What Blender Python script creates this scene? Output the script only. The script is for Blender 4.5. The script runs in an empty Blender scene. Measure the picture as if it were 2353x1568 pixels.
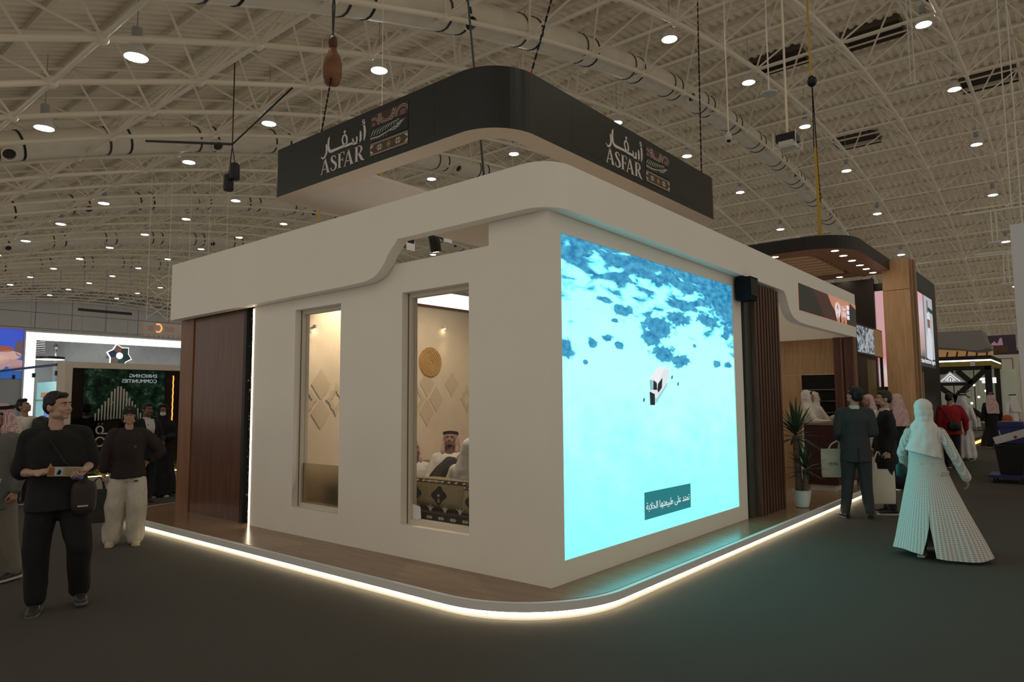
import bpy, bmesh, math, random
from math import sin, cos, pi, radians, sqrt
from mathutils import Vector as V, Matrix
random.seed(7)
SC = bpy.context.scene
COL = SC.collection

# ---------------------------------------------------------------- camera, world, exposure
CAM = V((3.377, -4.522, 1.62))
def cam_axes(yaw=129.81028, pit=5.01077, rol=-0.38225):
    yaw, pit, rol = map(radians, (yaw, pit, rol))
    f = V((cos(yaw)*cos(pit), sin(yaw)*cos(pit), sin(pit)))
    r0 = V((sin(yaw), -cos(yaw), 0)); u0 = r0.cross(f)
    r = r0*cos(rol) + u0*sin(rol)
    return r, r.cross(f), f
CR, CU, CF = cam_axes()
cd = bpy.data.cameras.new('camera'); cd.sensor_width = 36; cd.sensor_fit = 'HORIZONTAL'
cd.lens = 36*1584.18/2353; cd.clip_end = 400; cd.clip_start = .05
cam = bpy.data.objects.new('camera', cd); COL.objects.link(cam)
cam.matrix_world = Matrix(((CR.x, CU.x, -CF.x, CAM.x), (CR.y, CU.y, -CF.y, CAM.y), (CR.z, CU.z, -CF.z, CAM.z), (0, 0, 0, 1)))
SC.camera = cam
def pix(P):
    d = V(P) - CAM; z = d.dot(CF)
    if z < .1: return None
    return (1176.5 + 1584.18*d.dot(CR)/z, 784 - 1584.18*d.dot(CU)/z, z)

wd = bpy.data.worlds.new('hall_ambient'); SC.world = wd; wd.use_nodes = True
bg = wd.node_tree.nodes['Background']
bg.inputs[0].default_value = (1.0, .90, .76, 1); bg.inputs[1].default_value = .42
SC.view_settings.view_transform = 'Standard'; SC.view_settings.look = 'None'
SC.view_settings.exposure = 0.0; SC.view_settings.gamma = 1.0
try: SC.view_settings.use_curve_mapping = False
except Exception: pass
SC.cycles.use_denoising = True
SC.cycles.max_bounces = 6; SC.cycles.diffuse_bounces = 2; SC.cycles.glossy_bounces = 3; SC.cycles.transmission_bounces = 6; SC.cycles.transparent_max_bounces = 8; SC.cycles.adaptive_threshold = .02; SC.cycles.sample_clamp_indirect = 4
SC.cycles.caustics_reflective = False; SC.cycles.caustics_refractive = False
SC.cycles.use_fast_gi = True; SC.cycles.fast_gi_method = 'ADD'
wd.light_settings.ao_factor = .13; wd.light_settings.distance = 2.2
LAMP_E = 48.0        # radiance of the high-bay lenses

# ---------------------------------------------------------------- materials
MATS = {}
def mat(name, col=(.5, .5, .5), rough=.6, metal=0, es=0, ecol=None, alpha=1, trans=0, var=0, scale=8, bump=0, bscale=60, spec=.5, sheen=0, coat=0, stretch=None, ior=1.45):
    if name in MATS: return MATS[name]
    m = bpy.data.materials.new(name); m.use_nodes = True
    nt = m.node_tree; b = nt.nodes['Principled BSDF']; I = b.inputs
    I['Base Color'].default_value = (*col, 1); I['Roughness'].default_value = rough; I['Metallic'].default_value = metal
    I['Specular IOR Level'].default_value = spec; I['IOR'].default_value = ior
    if es: I['Emission Color'].default_value = (*(ecol or col), 1); I['Emission Strength'].default_value = es
    if alpha < 1: I['Alpha'].default_value = alpha
    if trans: I['Transmission Weight'].default_value = trans
    if sheen: I['Sheen Weight'].default_value = sheen
    if coat: I['Coat Weight'].default_value = coat; I['Coat Roughness'].default_value = .12
    if var or bump:
        tc = nt.nodes.new('ShaderNodeTexCoord'); mp = nt.nodes.new('ShaderNodeMapping')
        nt.links.new(tc.outputs['Object'], mp.inputs[0])
        if stretch: mp.inputs['Scale'].default_value = stretch
        def noise(s, d=4):
            n = nt.nodes.new('ShaderNodeTexNoise'); n.inputs['Scale'].default_value = s; n.inputs['Detail'].default_value = d
            nt.links.new(mp.outputs[0], n.inputs['Vector']); return n
        if var:
            n = noise(scale); r = nt.nodes.new('ShaderNodeValToRGB')
            r.color_ramp.elements[0].position = .3; r.color_ramp.elements[1].position = .7
            r.color_ramp.elements[0].color = (*[c*(1-var) for c in col], 1)
            r.color_ramp.elements[1].color = (*[min(1, c*(1+var)) for c in col], 1)
            nt.links.new(n.outputs['Fac'], r.inputs[0]); nt.links.new(r.outputs[0], I['Base Color'])
        if bump:
            n = noise(bscale, 3); bp = nt.nodes.new('ShaderNodeBump'); bp.inputs['Strength'].default_value = bump; bp.inputs['Distance'].default_value = .01
            nt.links.new(n.outputs['Fac'], bp.inputs['Height']); nt.links.new(bp.outputs[0], I['Normal'])
    MATS[name] = m
    return m
def wood(name, c1, c2, rough=.4, scale=3, grain=(14, 14, .7), coat=0):
    """procedural wood; grain runs along the axis with the small scale"""
    if name in MATS: return MATS[name]
    m = mat(name, c1, rough, coat=coat); nt = m.node_tree; b = nt.nodes['Principled BSDF']
    tc = nt.nodes.new('ShaderNodeTexCoord'); mp = nt.nodes.new('ShaderNodeMapping'); mp.inputs['Scale'].default_value = grain
    n = nt.nodes.new('ShaderNodeTexNoise'); n.inputs['Scale'].default_value = scale; n.inputs['Detail'].default_value = 6; n.inputs['Distortion'].default_value = .6
    r = nt.nodes.new('ShaderNodeValToRGB'); r.color_ramp.elements[0].position = .32; r.color_ramp.elements[1].position = .7
    r.color_ramp.elements[0].color = (*c1, 1); r.color_ramp.elements[1].color = (*c2, 1)
    nt.links.new(tc.outputs['Object'], mp.inputs[0]); nt.links.new(mp.outputs[0], n.inputs['Vector'])
    nt.links.new(n.outputs['Fac'], r.inputs[0]); nt.links.new(r.outputs[0], b.inputs['Base Color'])
    return m

# ---------------------------------------------------------------- scene objects
ORG = {}
def tag(o, label=None, cat=None, group=None, kind=None):
    if label: o['label'] = label
    if cat: o['category'] = cat
    if group: o['group'] = group
    if kind: o['kind'] = kind
    return o
def thing(name, label, cat, loc=(0, 0, 0), rz=0, group=None, world=True, kind=None):
    """an Empty at the base of a thing; world=True: its parts are given in world coordinates"""
    o = bpy.data.objects.new(name, None); COL.objects.link(o); o.empty_display_size = .1
    o.location = loc; o.rotation_euler = (0, 0, rz)
    ORG[o.name] = V(loc) if world else V((0, 0, 0))
    return tag(o, label, cat, group, kind)
def structure(name, label=None, loc=(0, 0, 0)):
    return thing(name, label, None, loc, kind='structure')
def link(name, me, parent=None, m=None):
    o = bpy.data.objects.new(name, me); COL.objects.link(o)
    if m is not None:
        if isinstance(m, (list, tuple)):
            for k in m: me.materials.append(k)
        else: me.materials.append(m)
    if parent is not None:
        o.parent = parent; ORG[o.name] = ORG[parent.name]
    return o
def dup(root, loc=None, rz=None, label=None, group=None):
    def cp(o, par):
        c = o.copy(); COL.objects.link(c); ORG[c.name] = ORG.get(o.name, V())
        if par: c.parent = par
        for ch in o.children: cp(ch, c)
        return c
    r = cp(root, None)
    if loc is not None: r.location = loc
    if rz is not None: r.rotation_euler = (0, 0, rz)
    if label: r['label'] = label
    if group: r['group'] = group
    return r

class MB:
    """collects geometry; build() makes ONE mesh object of it"""
    def __init__(s): s.v = []; s.f = []; s.mi = []; s.cm = 0
    def add(s, vs, fs):
        n = len(s.v); s.v += [tuple(p) for p in vs]; s.f += [tuple(i+n for i in f) for f in fs]; s.mi += [s.cm]*len(fs); return s
    def box(s, x0, x1, y0, y1, z0, z1):
        return s.add([(x, y, z) for z in (z0, z1) for x, y in ((x0, y0), (x1, y0), (x1, y1), (x0, y1))],
                     [(3, 2, 1, 0), (4, 5, 6, 7), (0, 1, 5, 4), (1, 2, 6, 5), (2, 3, 7, 6), (3, 0, 4, 7)])
    def obox(s, c, ax, ay, az):
        c, ax, ay, az = V(c), V(ax), V(ay), V(az)
        return s.add([c+ax*i+ay*j+az*k for k in (-1, 1) for i, j in ((-1, -1), (1, -1), (1, 1), (-1, 1))],
                     [(3, 2, 1, 0), (4, 5, 6, 7), (0, 1, 5, 4), (1, 2, 6, 5), (2, 3, 7, 6), (3, 0, 4, 7)])
    def quad(s, *p): return s.add(p, [tuple(range(len(p)))])
    def ring_loft(s, rings, cap0=True, cap1=True, closed=True):
        n = len(rings[0]); fs = []
        for k in range(len(rings)-1):
            for i in range(n if closed else n-1):
                j = (i+1) % n; fs.append((k*n+i, k*n+j, (k+1)*n+j, (k+1)*n+i))
        if cap0: fs.append(tuple(range(n-1, -1, -1)))
        if cap1: fs.append(tuple((len(rings)-1)*n+i for i in range(n)))
        return s.add([p for r in rings for p in r], fs)
    def tube(s, p0, p1, r0, r1=None, n=8, cap=True):
        p0, p1 = V(p0), V(p1); r1 = r0 if r1 is None else r1; d = (p1-p0).normalized()
        a = d.orthogonal().normalized(); b = d.cross(a)
        c = [(cos(2*pi*i/n), sin(2*pi*i/n)) for i in range(n)]
        return s.ring_loft([[p0+(a*x+b*y)*r0 for x, y in c], [p1+(a*x+b*y)*r1 for x, y in c]], cap, cap)
    def path(s, pts, r, n=6, cap=True):
        pts = [V(p) for p in pts]; rs = r if isinstance(r, (list, tuple)) else [r]*len(pts); rings = []; a = None
        for k, p in enumerate(pts):
            d = (pts[min(k+1, len(pts)-1)]-pts[max(k-1, 0)]).normalized()
            a = d.orthogonal().normalized() if a is None else (a-d*a.dot(d)).normalized()
            b = d.cross(a)
            rings.append([p+(a*cos(2*pi*i/n)+b*sin(2*pi*i/n))*rs[k] for i in range(n)])
        return s.ring_loft(rings, cap, cap)
    def lathe(s, prof, c=(0, 0, 0), n=16, ax=None, cap=True):
        c = V(c); z = V(ax).normalized() if ax else V((0, 0, 1)); a = z.orthogonal().normalized(); b = z.cross(a)
        return s.ring_loft([[c+z*h+(a*cos(2*pi*i/n)+b*sin(2*pi*i/n))*r for i in range(n)] for r, h in prof], cap, cap)
    def prism(s, poly, fn, d):
        """poly of (u,v); fn(u,v,w)->xyz ; thickness from w=0 to w=d"""
        n = len(poly)
        return s.add([fn(u, v, 0) for u, v in poly]+[fn(u, v, d) for u, v in poly],
                     [tuple(range(n-1, -1, -1)), tuple(range(n, 2*n))]+[(i, (i+1) % n, n+(i+1) % n, n+i) for i in range(n)])
    def ball(s, c, r, n=8, m=6):
        c = V(c); rx, ry, rz = r if isinstance(r, (list, tuple)) else (r, r, r)
        vs = [c+V((0, 0, -rz))]; fs = []
        for k in range(1, m):
            t = -pi/2+pi*k/m
            vs += [c+V((rx*cos(t)*cos(2*pi*i/n), ry*cos(t)*sin(2*pi*i/n), rz*sin(t))) for i in range(n)]
        vs.append(c+V((0, 0, rz)))
        for i in range(n): fs.append((0, 1+(i+1) % n, 1+i))
        for k in range(m-2):
            for i in range(n):
                j = (i+1) % n; fs.append((1+k*n+i, 1+k*n+j, 1+(k+1)*n+j, 1+(k+1)*n+i))
        t = len(vs)-1; q = 1+(m-2)*n
        for i in range(n): fs.append((t, q+i, q+(i+1) % n))
        return s.add(vs, fs)
    def mesh(s, name, off=V(), smooth=False):
        me = bpy.data.meshes.new(name); me.from_pydata([(x-off[0], y-off[1], z-off[2]) for x, y, z in s.v], [], s.f)
        if any(s.mi): me.polygons.foreach_set('material_index', s.mi)
        if smooth: me.polygons.foreach_set('use_smooth', [True]*len(me.polygons))
        me.validate(); me.update(); return me
    def build(s, name, m, parent=None, smooth=False, kind=None, label=None, cat=None, group=None):
        off = ORG.get(parent.name, V()) if parent else V()
        o = link(name, s.mesh(name, off, smooth), parent, m)
        if smooth == 'auto': autosmooth(o)
        return tag(o, label, cat, group, kind)
def autosmooth(o, ang=40):
    me = o.data; me.polygons.foreach_set('use_smooth', [True]*len(me.polygons))
    bm = bmesh.new(); bm.from_mesh(me)
    for e in bm.edges:
        if len(e.link_faces) == 2 and e.calc_face_angle(0) > radians(ang): e.smooth = False
    bm.to_mesh(me); bm.free()
def arcpts(cx, cy, r, a0, a1, n):
    return [(cx+r*cos(radians(a0+(a1-a0)*i/n)), cy+r*sin(radians(a0+(a1-a0)*i/n))) for i in range(n+1)]
def text_mesh(body, size, extrude=0, align='CENTER'):
    cu = bpy.data.curves.new('text', 'FONT'); cu.body = body; cu.size = size; cu.extrude = extrude; cu.align_x = align; cu.resolution_u = 3
    o = bpy.data.objects.new('text', cu); COL.objects.link(o)
    bpy.context.view_layer.update()
    me = bpy.data.meshes.new_from_object(o.evaluated_get(bpy.context.evaluated_depsgraph_get()))
    bpy.data.objects.remove(o); bpy.data.curves.remove(cu)
    return me
def lettering(name, body, size, m, parent, org, ux, uy, extrude=.002, align='CENTER'):
    """flat letters with their own small thickness, standing at org, reading along ux"""
    me = text_mesh(body, size, extrude, align); ux, uy = V(ux).normalized(), V(uy).normalized(); w = ux.cross(uy)
    org = V(org)-ORG.get(parent.name, V())
    M = Matrix(((ux.x, uy.x, w.x, org.x), (ux.y, uy.y, w.y, org.y), (ux.z, uy.z, w.z, org.z), (0, 0, 0, 1)))
    me.transform(M); me.materials.clear()
    return link(name, me, parent, m)
def stroke(pts):
    """(u,v,width) polyline -> list of quads in 2D"""
    L = []; R = []
    for k, (u, v, w) in enumerate(pts):
        a = pts[max(k-1, 0)]; b = pts[min(k+1, len(pts)-1)]
        dx, dy = b[0]-a[0], b[1]-a[1]; l = sqrt(dx*dx+dy*dy) or 1
        L.append((u-dy/l*w/2, v+dx/l*w/2)); R.append((u+dy/l*w/2, v-dx/l*w/2))
    return [[L[k], R[k], R[k+1], L[k+1]] for k in range(len(pts)-1)]
# ================================================================ THE HALL
def zl(y): return 13.12 - .0075*(y-26.0)**2          # height of the vault at the lamps
ROWY = [.765, 6.8, 12.88, 18.95, 25.33, 31.83, 38.17, 44.24, 50.2, 56.0]
def lampx(i): return .2-5.4*i if i <= 4 else .2-5.4*i-2.586

M_steel = mat('cream_painted_steel', (.74, .635, .475), .45, var=.06, scale=3)
M_deck = mat('galvanised_deck', (.80, .68, .50), .5, var=.10, scale=1.2)
M_duct = mat('duct_sheet', (.70, .61, .46), .42, var=.06, scale=2)
M_dark = mat('black_rubber', (.02, .02, .02), .5)
M_black = mat('black_metal', (.012, .012, .012), .35)
M_grey = mat('grey_casing', (.30, .29, .27), .5)

# floor
carpet = mat('carpet', (.066, .060, .049), .95, var=.30, scale=170, bump=.5, bscale=420, spec=.15, sheen=.0)
MB().quad((-95, -24, 0), (26, -24, 0), (26, 72, 0), (-95, 72, 0)).build('floor', carpet, label='dark olive grey carpet of the exhibition hall', kind='structure')

# ceiling: corrugated deck following the vault, ribs running across the hall
mb = MB(); prof = []; x = -90.0
while x < 24:
    prof += [(x, 0), (x+.13, 0), (x+.17, .07), (x+.28, .07)]; x += .32
ys = [-5.5+2.2*k for k in range(32)]
mb.ring_loft([[(px, y, zl(y)+2.32+pz) for px, pz in prof] for y in ys], False, False, closed=False)
ceil = mb.build('ceiling', M_deck, label='corrugated metal deck of the vaulted roof', kind='structure')
pu = structure('trim_1', 'purlins under the corrugated roof deck')
for k in range(42):
    y = -4.6+1.54*k
    if y > 61: break
    MB().box(-90, 24, y-.04, y+.04, zl(y)+2.13, zl(y)+2.31).build('purlin', M_steel, pu)
# smoke vents: dark recessed openings of the deck
for vx, vy in ((-5.4, 23.0), (-2.0, 23.2), (.9, 21.0), (.9, 30.4), (-5.0, 33.5)):
    z = zl(vy)+2.16
    t = thing('roof_vent', 'dark recessed roof vent box between the purlins', 'vent', (vx, vy, z), group='dark vent boxes in the roof deck')
    m = MB(); m.box(vx-1.0, vx+1.0, vy-.75, vy-.70, z-.05, z+.14); m.box(vx-1.0, vx+1.0, vy+.70, vy+.75, z-.05, z+.14)
    m.box(vx-1.0, vx-.95, vy-.7, vy+.7, z-.05, z+.14); m.box(vx+.95, vx+1.0, vy-.7, vy+.7, z-.05, z+.14); m.build('frame', mat('vent_brown', (.10, .07, .045), .6), t)
    m = MB().box(vx-.95, vx+.95, vy-.7, vy+.7, z+.09, z+.12); m.build('shutter', mat('vent_dark', (.03, .022, .018), .6), t)

# space frame
truss = structure('trim_2', 'cream painted tubular space frame under the roof')
XS = [.65-2.7*i for i in range(-7, 33)]; YS = [3.08*j for j in range(-1, 20)]
def zn(y): return zl(y)+.28
mem = []
for x in XS:
    for j, y in enumerate(YS):
        P = V((x, y, zn(y)))
        ux, uy = x-1.35, y+1.54
        T = V((ux, uy, zn(uy)+1.62))
        mem.append((P, V((x-2.7, y, zn(y))), .048))
        if j+1 < len(YS): mem.append((P, V((x, YS[j+1], zn(YS[j+1]))), .068))
        mem.append((T, T+V((-2.7, 0, 0)), .038))
        if j+1 < len(YS): mem.append((T, V((ux, uy+3.08, zn(uy+3.08)+1.62)), .05))
        for sx in (-1.35, 1.35):
            for sy in (-1.54, 1.54):
                q = y+sy; mem.append((P, V((x+sx, q, zn(q)+1.62)), .031))
def inview(P, mrg=80):
    q = pix(P); return q and -mrg < q[0] < 2353+mrg and -mrg < q[1] < 1568+mrg
def share(m):
    a, b = m[0], m[1]
    if not (inview(a, 0) or inview(b, 0) or inview((a+b)/2, 0)): return 0
    q = pix((a+b)/2); return 1/q[2] if q else 0
mem.sort(key=share, reverse=True)
unit = MB().tube((0, 0, 0), (0, 0, 1), 1, n=8, cap=False).mesh('tube', smooth=True); unit.materials.append(M_steel)
for a, b, r in mem[:300]:
    o = bpy.data.objects.new('tube', unit); COL.objects.link(o); o.parent = truss
    d = b-a; q = d.to_track_quat('Z', 'Y'); o.rotation_mode = 'QUATERNION'; o.rotation_quaternion = q
    o.location = a; o.scale = (r, r, d.length)
mb = MB()
for a, b, r in mem[300:]:
    if share((a, b, r)) or (a-CAM).length < 30: mb.tube(a, b, r, n=5, cap=False)
mb.build('tube_mass', M_steel, truss, smooth=True, kind='stuff')
mb = MB()
for x in XS:
    for y in YS:
        P = (x, y, zn(y))
        if inview(P): mb.ball(P, .13, 8, 6)
mb.build('node_mass', M_steel, truss, smooth=True, kind='stuff')

# high-bay lamps
M_lens = mat('lamp_lens', (1, 1, 1), .4, es=LAMP_E, ecol=(1.0, .90, .76))
M_shade = mat('lamp_reflector', (.62, .58, .50), .3, metal=.2)
def make_lamp():
    t = thing('high_bay_lamp', 'round white high bay lamp hanging under the roof truss', 'lamp', (0, 0, 0), group='high bay lamps of the hall roof', world=False)
    MB().tube((0, 0, .60), (0, 0, 1.9), .012, n=5).build('rod', M_grey, t)
    MB().lathe([(.05, .36), (.10, .38), (.10, .60), (.04, .63)], n=14).build('ballast', M_grey, t, smooth='auto')
    MB().lathe([(.05, .37), (.09, .31), (.16, .20), (.225, .02), (.225, 0), (.215, 0), (.15, .2), (.04, .36)], n=20).build('reflector', M_shade, t, smooth='auto')
    MB().lathe([(.001, -.022), (.10, -.016), (.18, -.004), (.212, .012)], n=20, cap=False).build('lens', M_lens, t, smooth=True)
    return t
lamp0 = make_lamp(); first = True
for j, y in enumerate(ROWY):
    for i in range(-3, 15):
        x = lampx(i); P = V((x, y, zl(y)+.06))
        near = (P-CAM).length < 26
        if not (inview(P, 30) or near): continue
        if j == 3 and i in (0,): P.z += .15
        if first: lamp0.location = P; first = False
        else: dup(lamp0, P)

# air ducts following the vault
M_noz = mat('nozzle_hole', (.05, .045, .04), .7)
for n, (dx, lab) in enumerate(((-8.0, 'fat round air duct arching behind the black hanging sign'), (-20.3, 'round air duct crossing left of the black hanging sign'),
                               (-32.5, 'round air duct crossing above the far left lamps'), (-45.0, 'thin looking round air duct far along the hall'), (-57.5, 'farthest round air duct near the panelled end wall'))):
    t = thing('air_duct', lab, 'duct', (dx, 6, zl(6)+.62), group='round air ducts of the hall')
    zz = lambda y: zl(y)+.66
    pts = [(dx, y, zz(y)) for y in [-3+1.6*k for k in range(38)]]
    MB().path(pts, .43, 18).build('pipe', M_duct, t, smooth=True)
    y = -2.2
    while y < 55:
        for e in (0, .62):
            P = V((dx, y+e, zz(y+e))); d = V((0, 1, -.015*(y+e-26))).normalized()
            MB().lathe([(.425, -.03), (.45, -.03), (.45, .03), (.425, .03)], P, 18, d).build('band', M_dark if e else mat('band_dark', (.06, .055, .05), .5), t)
        y += 2.9
    for k in range(9):
        y = 1.0+6.1*k; s = 1 if k % 2 else -1
        P = V((dx, y, zz(y))); a = V((.75*s if k % 3 else .8, 0, -.6)).normalized()
        nz = MB().lathe([(.19, .30), (.20, .62), (.17, .62), (.165, .50)], P, 14, a).build('nozzle', M_duct, t, smooth='auto')
        MB().lathe([(.001, .52), (.165, .52)], P, 14, a, cap=False).build('nozzle_throat', M_noz, nz)

# end walls
M_wp = mat('wall_panel', (.50, .485, .45), .7, var=.04, scale=.4)
wl = structure('wall_left', 'far panelled end wall of the hall', (-86, 20, 0))
MB().box(-86.3, -86.05, -10, 64, 0, 15).build('wall_backing', mat('joint_grey', (.25, .245, .23), .8), wl)
for a in range(12):
    for b in range(6):
        y0 = 2+3.6*a; z0 = 3.1+1.75*b
        MB().box(-86.05, -85.98, y0+.03, y0+3.57, z0+.03, z0+1.72).build('panel', M_wp, wl)
wb = structure('wall_back', 'dark end wall of the hall behind the far stands', (0, 63, 0))
MB().box(-60, 40, 63, 63.3, 0, 12).build('wall_face', mat('dark_wall', (.07, .06, .05), .8, var=.1, scale=.3), wb)
for k in range(14):
    MB().box(-25+4*k, -24.8+4*k, 62.85, 63, 0, 8).build('post', mat('dark_post', (.09, .08, .065), .6), wb)
# ================================================================ THE MAIN STAND
ZP = .135
M_white = mat('white_paint', (.82, .75, .635), .55, var=.02, scale=1.5, bump=.03, bscale=25)
M_fascia = mat('white_fascia', (.82, .75, .635), .5, var=.015, scale=1)
M_curb = mat('curb_white', (.66, .64, .60), .5)
M_woodfl = wood('walnut_laminate', (.185, .112, .062), (.250, .158, .090), .24, 2.0, (1.2, 9, 9))
M_led = mat('led_warm_white', (1, .9, .72), .5, es=19, ecol=(1.0, .86, .62))

def outline(off):
    """platform outline, inset by off"""
    r = 1.0-off
    p = arcpts(-.54, .34, r, -90, 0, 20) + [(.46-off, 9.9-off), (-7.35+off, 9.9-off)] + arcpts(-6.35, .34, r, 180, 270, 16)
    return p
def slab(poly, z0, z1):
    return MB().prism(poly, lambda u, v, w: (u, v, z0+w), z1-z0)
pf = thing('stand_platform', 'low walnut platform with a white kerb and a glowing light strip under the white stand', 'platform', (-3, 3, 0))
slab(outline(.035), 0, .052).build('toe_kick', M_curb, pf)
slab(outline(.0), .066, ZP-.004).build('kerb', M_curb, pf)
slab(outline(.045), ZP-.02, ZP).build('floorboard', M_woodfl, pf)
a, b = outline(.012), outline(.034); n = len(a)
mb = MB()
for i in range(n):
    j = (i+1) % n
    mb.add([(*a[i], .054), (*a[j], .054), (*b[j], .054), (*b[i], .054), (*a[i], .065), (*a[j], .065), (*b[j], .065), (*b[i], .065)],
           [(0, 1, 5, 4), (3, 2, 1, 0), (4, 5, 6, 7)])
mb.build('light_strip', M_led, pf)

# ---- walls of the closed room
def wall_cut(fn, u0, u1, v0, v1, holes, t):
    """a wall of thickness t with rectangular through-holes: built from boxes on a grid"""
    us = sorted({u0, u1, *[h[0] for h in holes], *[h[1] for h in holes]}); vs = sorted({v0, v1, *[h[2] for h in holes], *[h[3] for h in holes]})
    def solid(i, j):
        if not (0 <= i < len(us)-1 and 0 <= j < len(vs)-1): return False
        cu, cv = (us[i]+us[i+1])/2, (vs[j]+vs[j+1])/2
        return not any(h[0] < cu < h[1] and h[2] < cv < h[3] for h in holes)
    mb = MB()
    for i in range(len(us)-1):
        for j in range(len(vs)-1):
            if not solid(i, j): continue
            a, b, c, d = us[i], us[i+1], vs[j], vs[j+1]
            mb.quad(fn(a, c, 0), fn(b, c, 0), fn(b, d, 0), fn(a, d, 0)); mb.quad(fn(a, d, t), fn(b, d, t), fn(b, c, t), fn(a, c, t))
            if not solid(i-1, j): mb.quad(fn(a, c, t), fn(a, c, 0), fn(a, d, 0), fn(a, d, t))
            if not solid(i+1, j): mb.quad(fn(b, c, 0), fn(b, c, t), fn(b, d, t), fn(b, d, 0))
            if not solid(i, j-1): mb.quad(fn(a, c, t), fn(b, c, t), fn(b, c, 0), fn(a, c, 0))
            if not solid(i, j+1): mb.quad(fn(a, d, 0), fn(b, d, 0), fn(b, d, t), fn(a, d, t))
    return mb
W1 = (-3.68, -2.81, .44, 2.70); W2 = (-1.81, -.90, .44, 2.705)
wf = structure('wall_front', 'white painted stand wall with two tall windows', (-2.3, 0, ZP))
fy = lambda u, v, w: (u, w, v)
wall_cut(fy, -4.585, -.655, ZP, 3.006, [W1, W2], .17).build('wall_face', M_white, wf)
MB().box(-.655, 0, 0, .17, ZP, 3.4).build('wall_end', M_white, wf)
wr = structure('wall_right', 'white painted stand wall that carries the big sea screen', (0, 2, ZP))
fx = lambda u, v, w: (-w, u, v)
wall_cut(fx, .17, 4.14, ZP, 3.4, [(.188, 3.868, .317, 3.053)], .17).build('wall_face', M_white, wr)
MB().box(-.60, -.17, 0.17, 4.14, ZP, 3.4).build('wall_core', M_white, wr)
# windows: frame and glass
M_glass = mat('window_glass', (.3, .28, .24), .02, alpha=.08, spec=.5)
M_frost = mat('frosted_film', (.80, .76, .64), .48, trans=1.0, ior=1.2)
M_frame = mat('frame_cream', (.62, .54, .42), .5)
for k, (w, nm) in enumerate(((W1, 'window_1'), (W2, 'window_2'))):
    t = structure(nm, 'tall narrow window of the white stand', ((w[0]+w[1])/2, .1, w[2]))
    m = MB(); e = .045
    m.box(w[0], w[0]+e, .085, .165, w[2], w[3]); m.box(w[1]-e, w[1], .085, .165, w[2], w[3]); m.box(w[0]+e, w[1]-e, .085, .165, w[3]-e, w[3]); m.box(w[0]+e, w[1]-e, .085, .165, w[2], w[2]+e)
    m.build('frame', M_frame, t)
    MB().box(w[0]+.001, w[0]+.006, .078, .085, w[2], w[3]).build('joint', mat('joint_dark', (.10, .08, .06), .8), t)
    MB().box(w[0]+e, w[1]-e, .118, .124, w[2]+e, w[3]-e).build('pane', M_glass, t)
    if k == 0:
        MB().box(w[0]+e, w[1]-e, .112, .117, w[2]+e, .93).build('frosted_film', M_frost, t)
        MB().box(w[1]-.10, w[1]-.03, .085, .116, .90, .94).build('pane_clamp', M_black, t)
    else:
        MB().prism([(w[0]+e, .47), (w[0]+e+.12, .50), (w[0]+e+.11, .61), (w[0]+e, .63)], lambda u, v, q: (u, .114+q, v), .002).build('paper_label', mat('paper', (.75, .72, .65), .8), t)

# ---- fascia with the S-shaped cuts
def curve(p0, p1, n=10):
    """smooth S from p0 to p1 (u,v)"""
    o = []
    for k in range(n+1):
        s = k/n; e = s*s*(3-2*s); o.append((p0[0]+(p1[0]-p0[0])*s, p0[1]+(p1[1]-p0[1])*e))
    return o
FT = 3.605; FB = 3.215; FL = 2.805
fs = thing('fascia_band', 'thick white fascia band with S shaped steps wrapping the white stand', 'fascia', (-2, 0, 2.8))
XO, YO, TH = .130, -.132, .125; rr = .15+XO
lw = [(-6.63, FL), (-2.62, FL+.035), (-2.24, FL+.045), (-2.15, FL+.06), (-2.06, FL+.09), (-1.99, FL+.14), (-1.93, FL+.20), (-1.88, FL+.27), (-1.82, FL+.33), (-1.77, FB-.04), (-1.735, FB), (XO-rr, FB), (XO-rr, FT), (-6.63, FT)]
MB().prism(lw[::-1], lambda u, v, w: (u, YO+w, v), TH).build('long_board', M_fascia, fs, smooth='auto')
# rounded corner
n = 16
mb = MB(); ca = arcpts(XO-rr, YO+rr, rr, -90, 0, n); ci = arcpts(XO-rr, YO+rr, rr-TH, -90, 0, n)
rings = [[(*ca[k], FB), (*ci[k], FB), (*ci[k], FT), (*ca[k], FT)] for k in range(n+1)]
mb.ring_loft(rings); mb.build('corner', M_fascia, fs, smooth='auto')
ye = 9.37
rw = [(YO+rr, FB), (3.4, FB-.03), (5.42, FB-.05), (5.50, FB-.10), (5.58, FB-.21), (5.66, FB-.31), (5.75, FB-.37), (5.88, FB-.415), (6.1, FB-.445), (6.5, FB-.455), (ye, FB-.455), (ye, 3.565), (YO+rr, FT)]
MB().prism(rw, lambda u, v, w: (XO-w, u, v), TH).build('short_board', M_fascia, fs, smooth='auto')
# soffit closing boards behind the fascia

# interior ceiling slab behind the gap
MB().box(-1.62, -.6, .17, 4.0, 3.30, 3.36).build('ceiling_slab', mat('slab_cream', (.66, .60, .50), .6), label='cream ceiling slab over the white meeting room', cat='ceiling panel')

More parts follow.
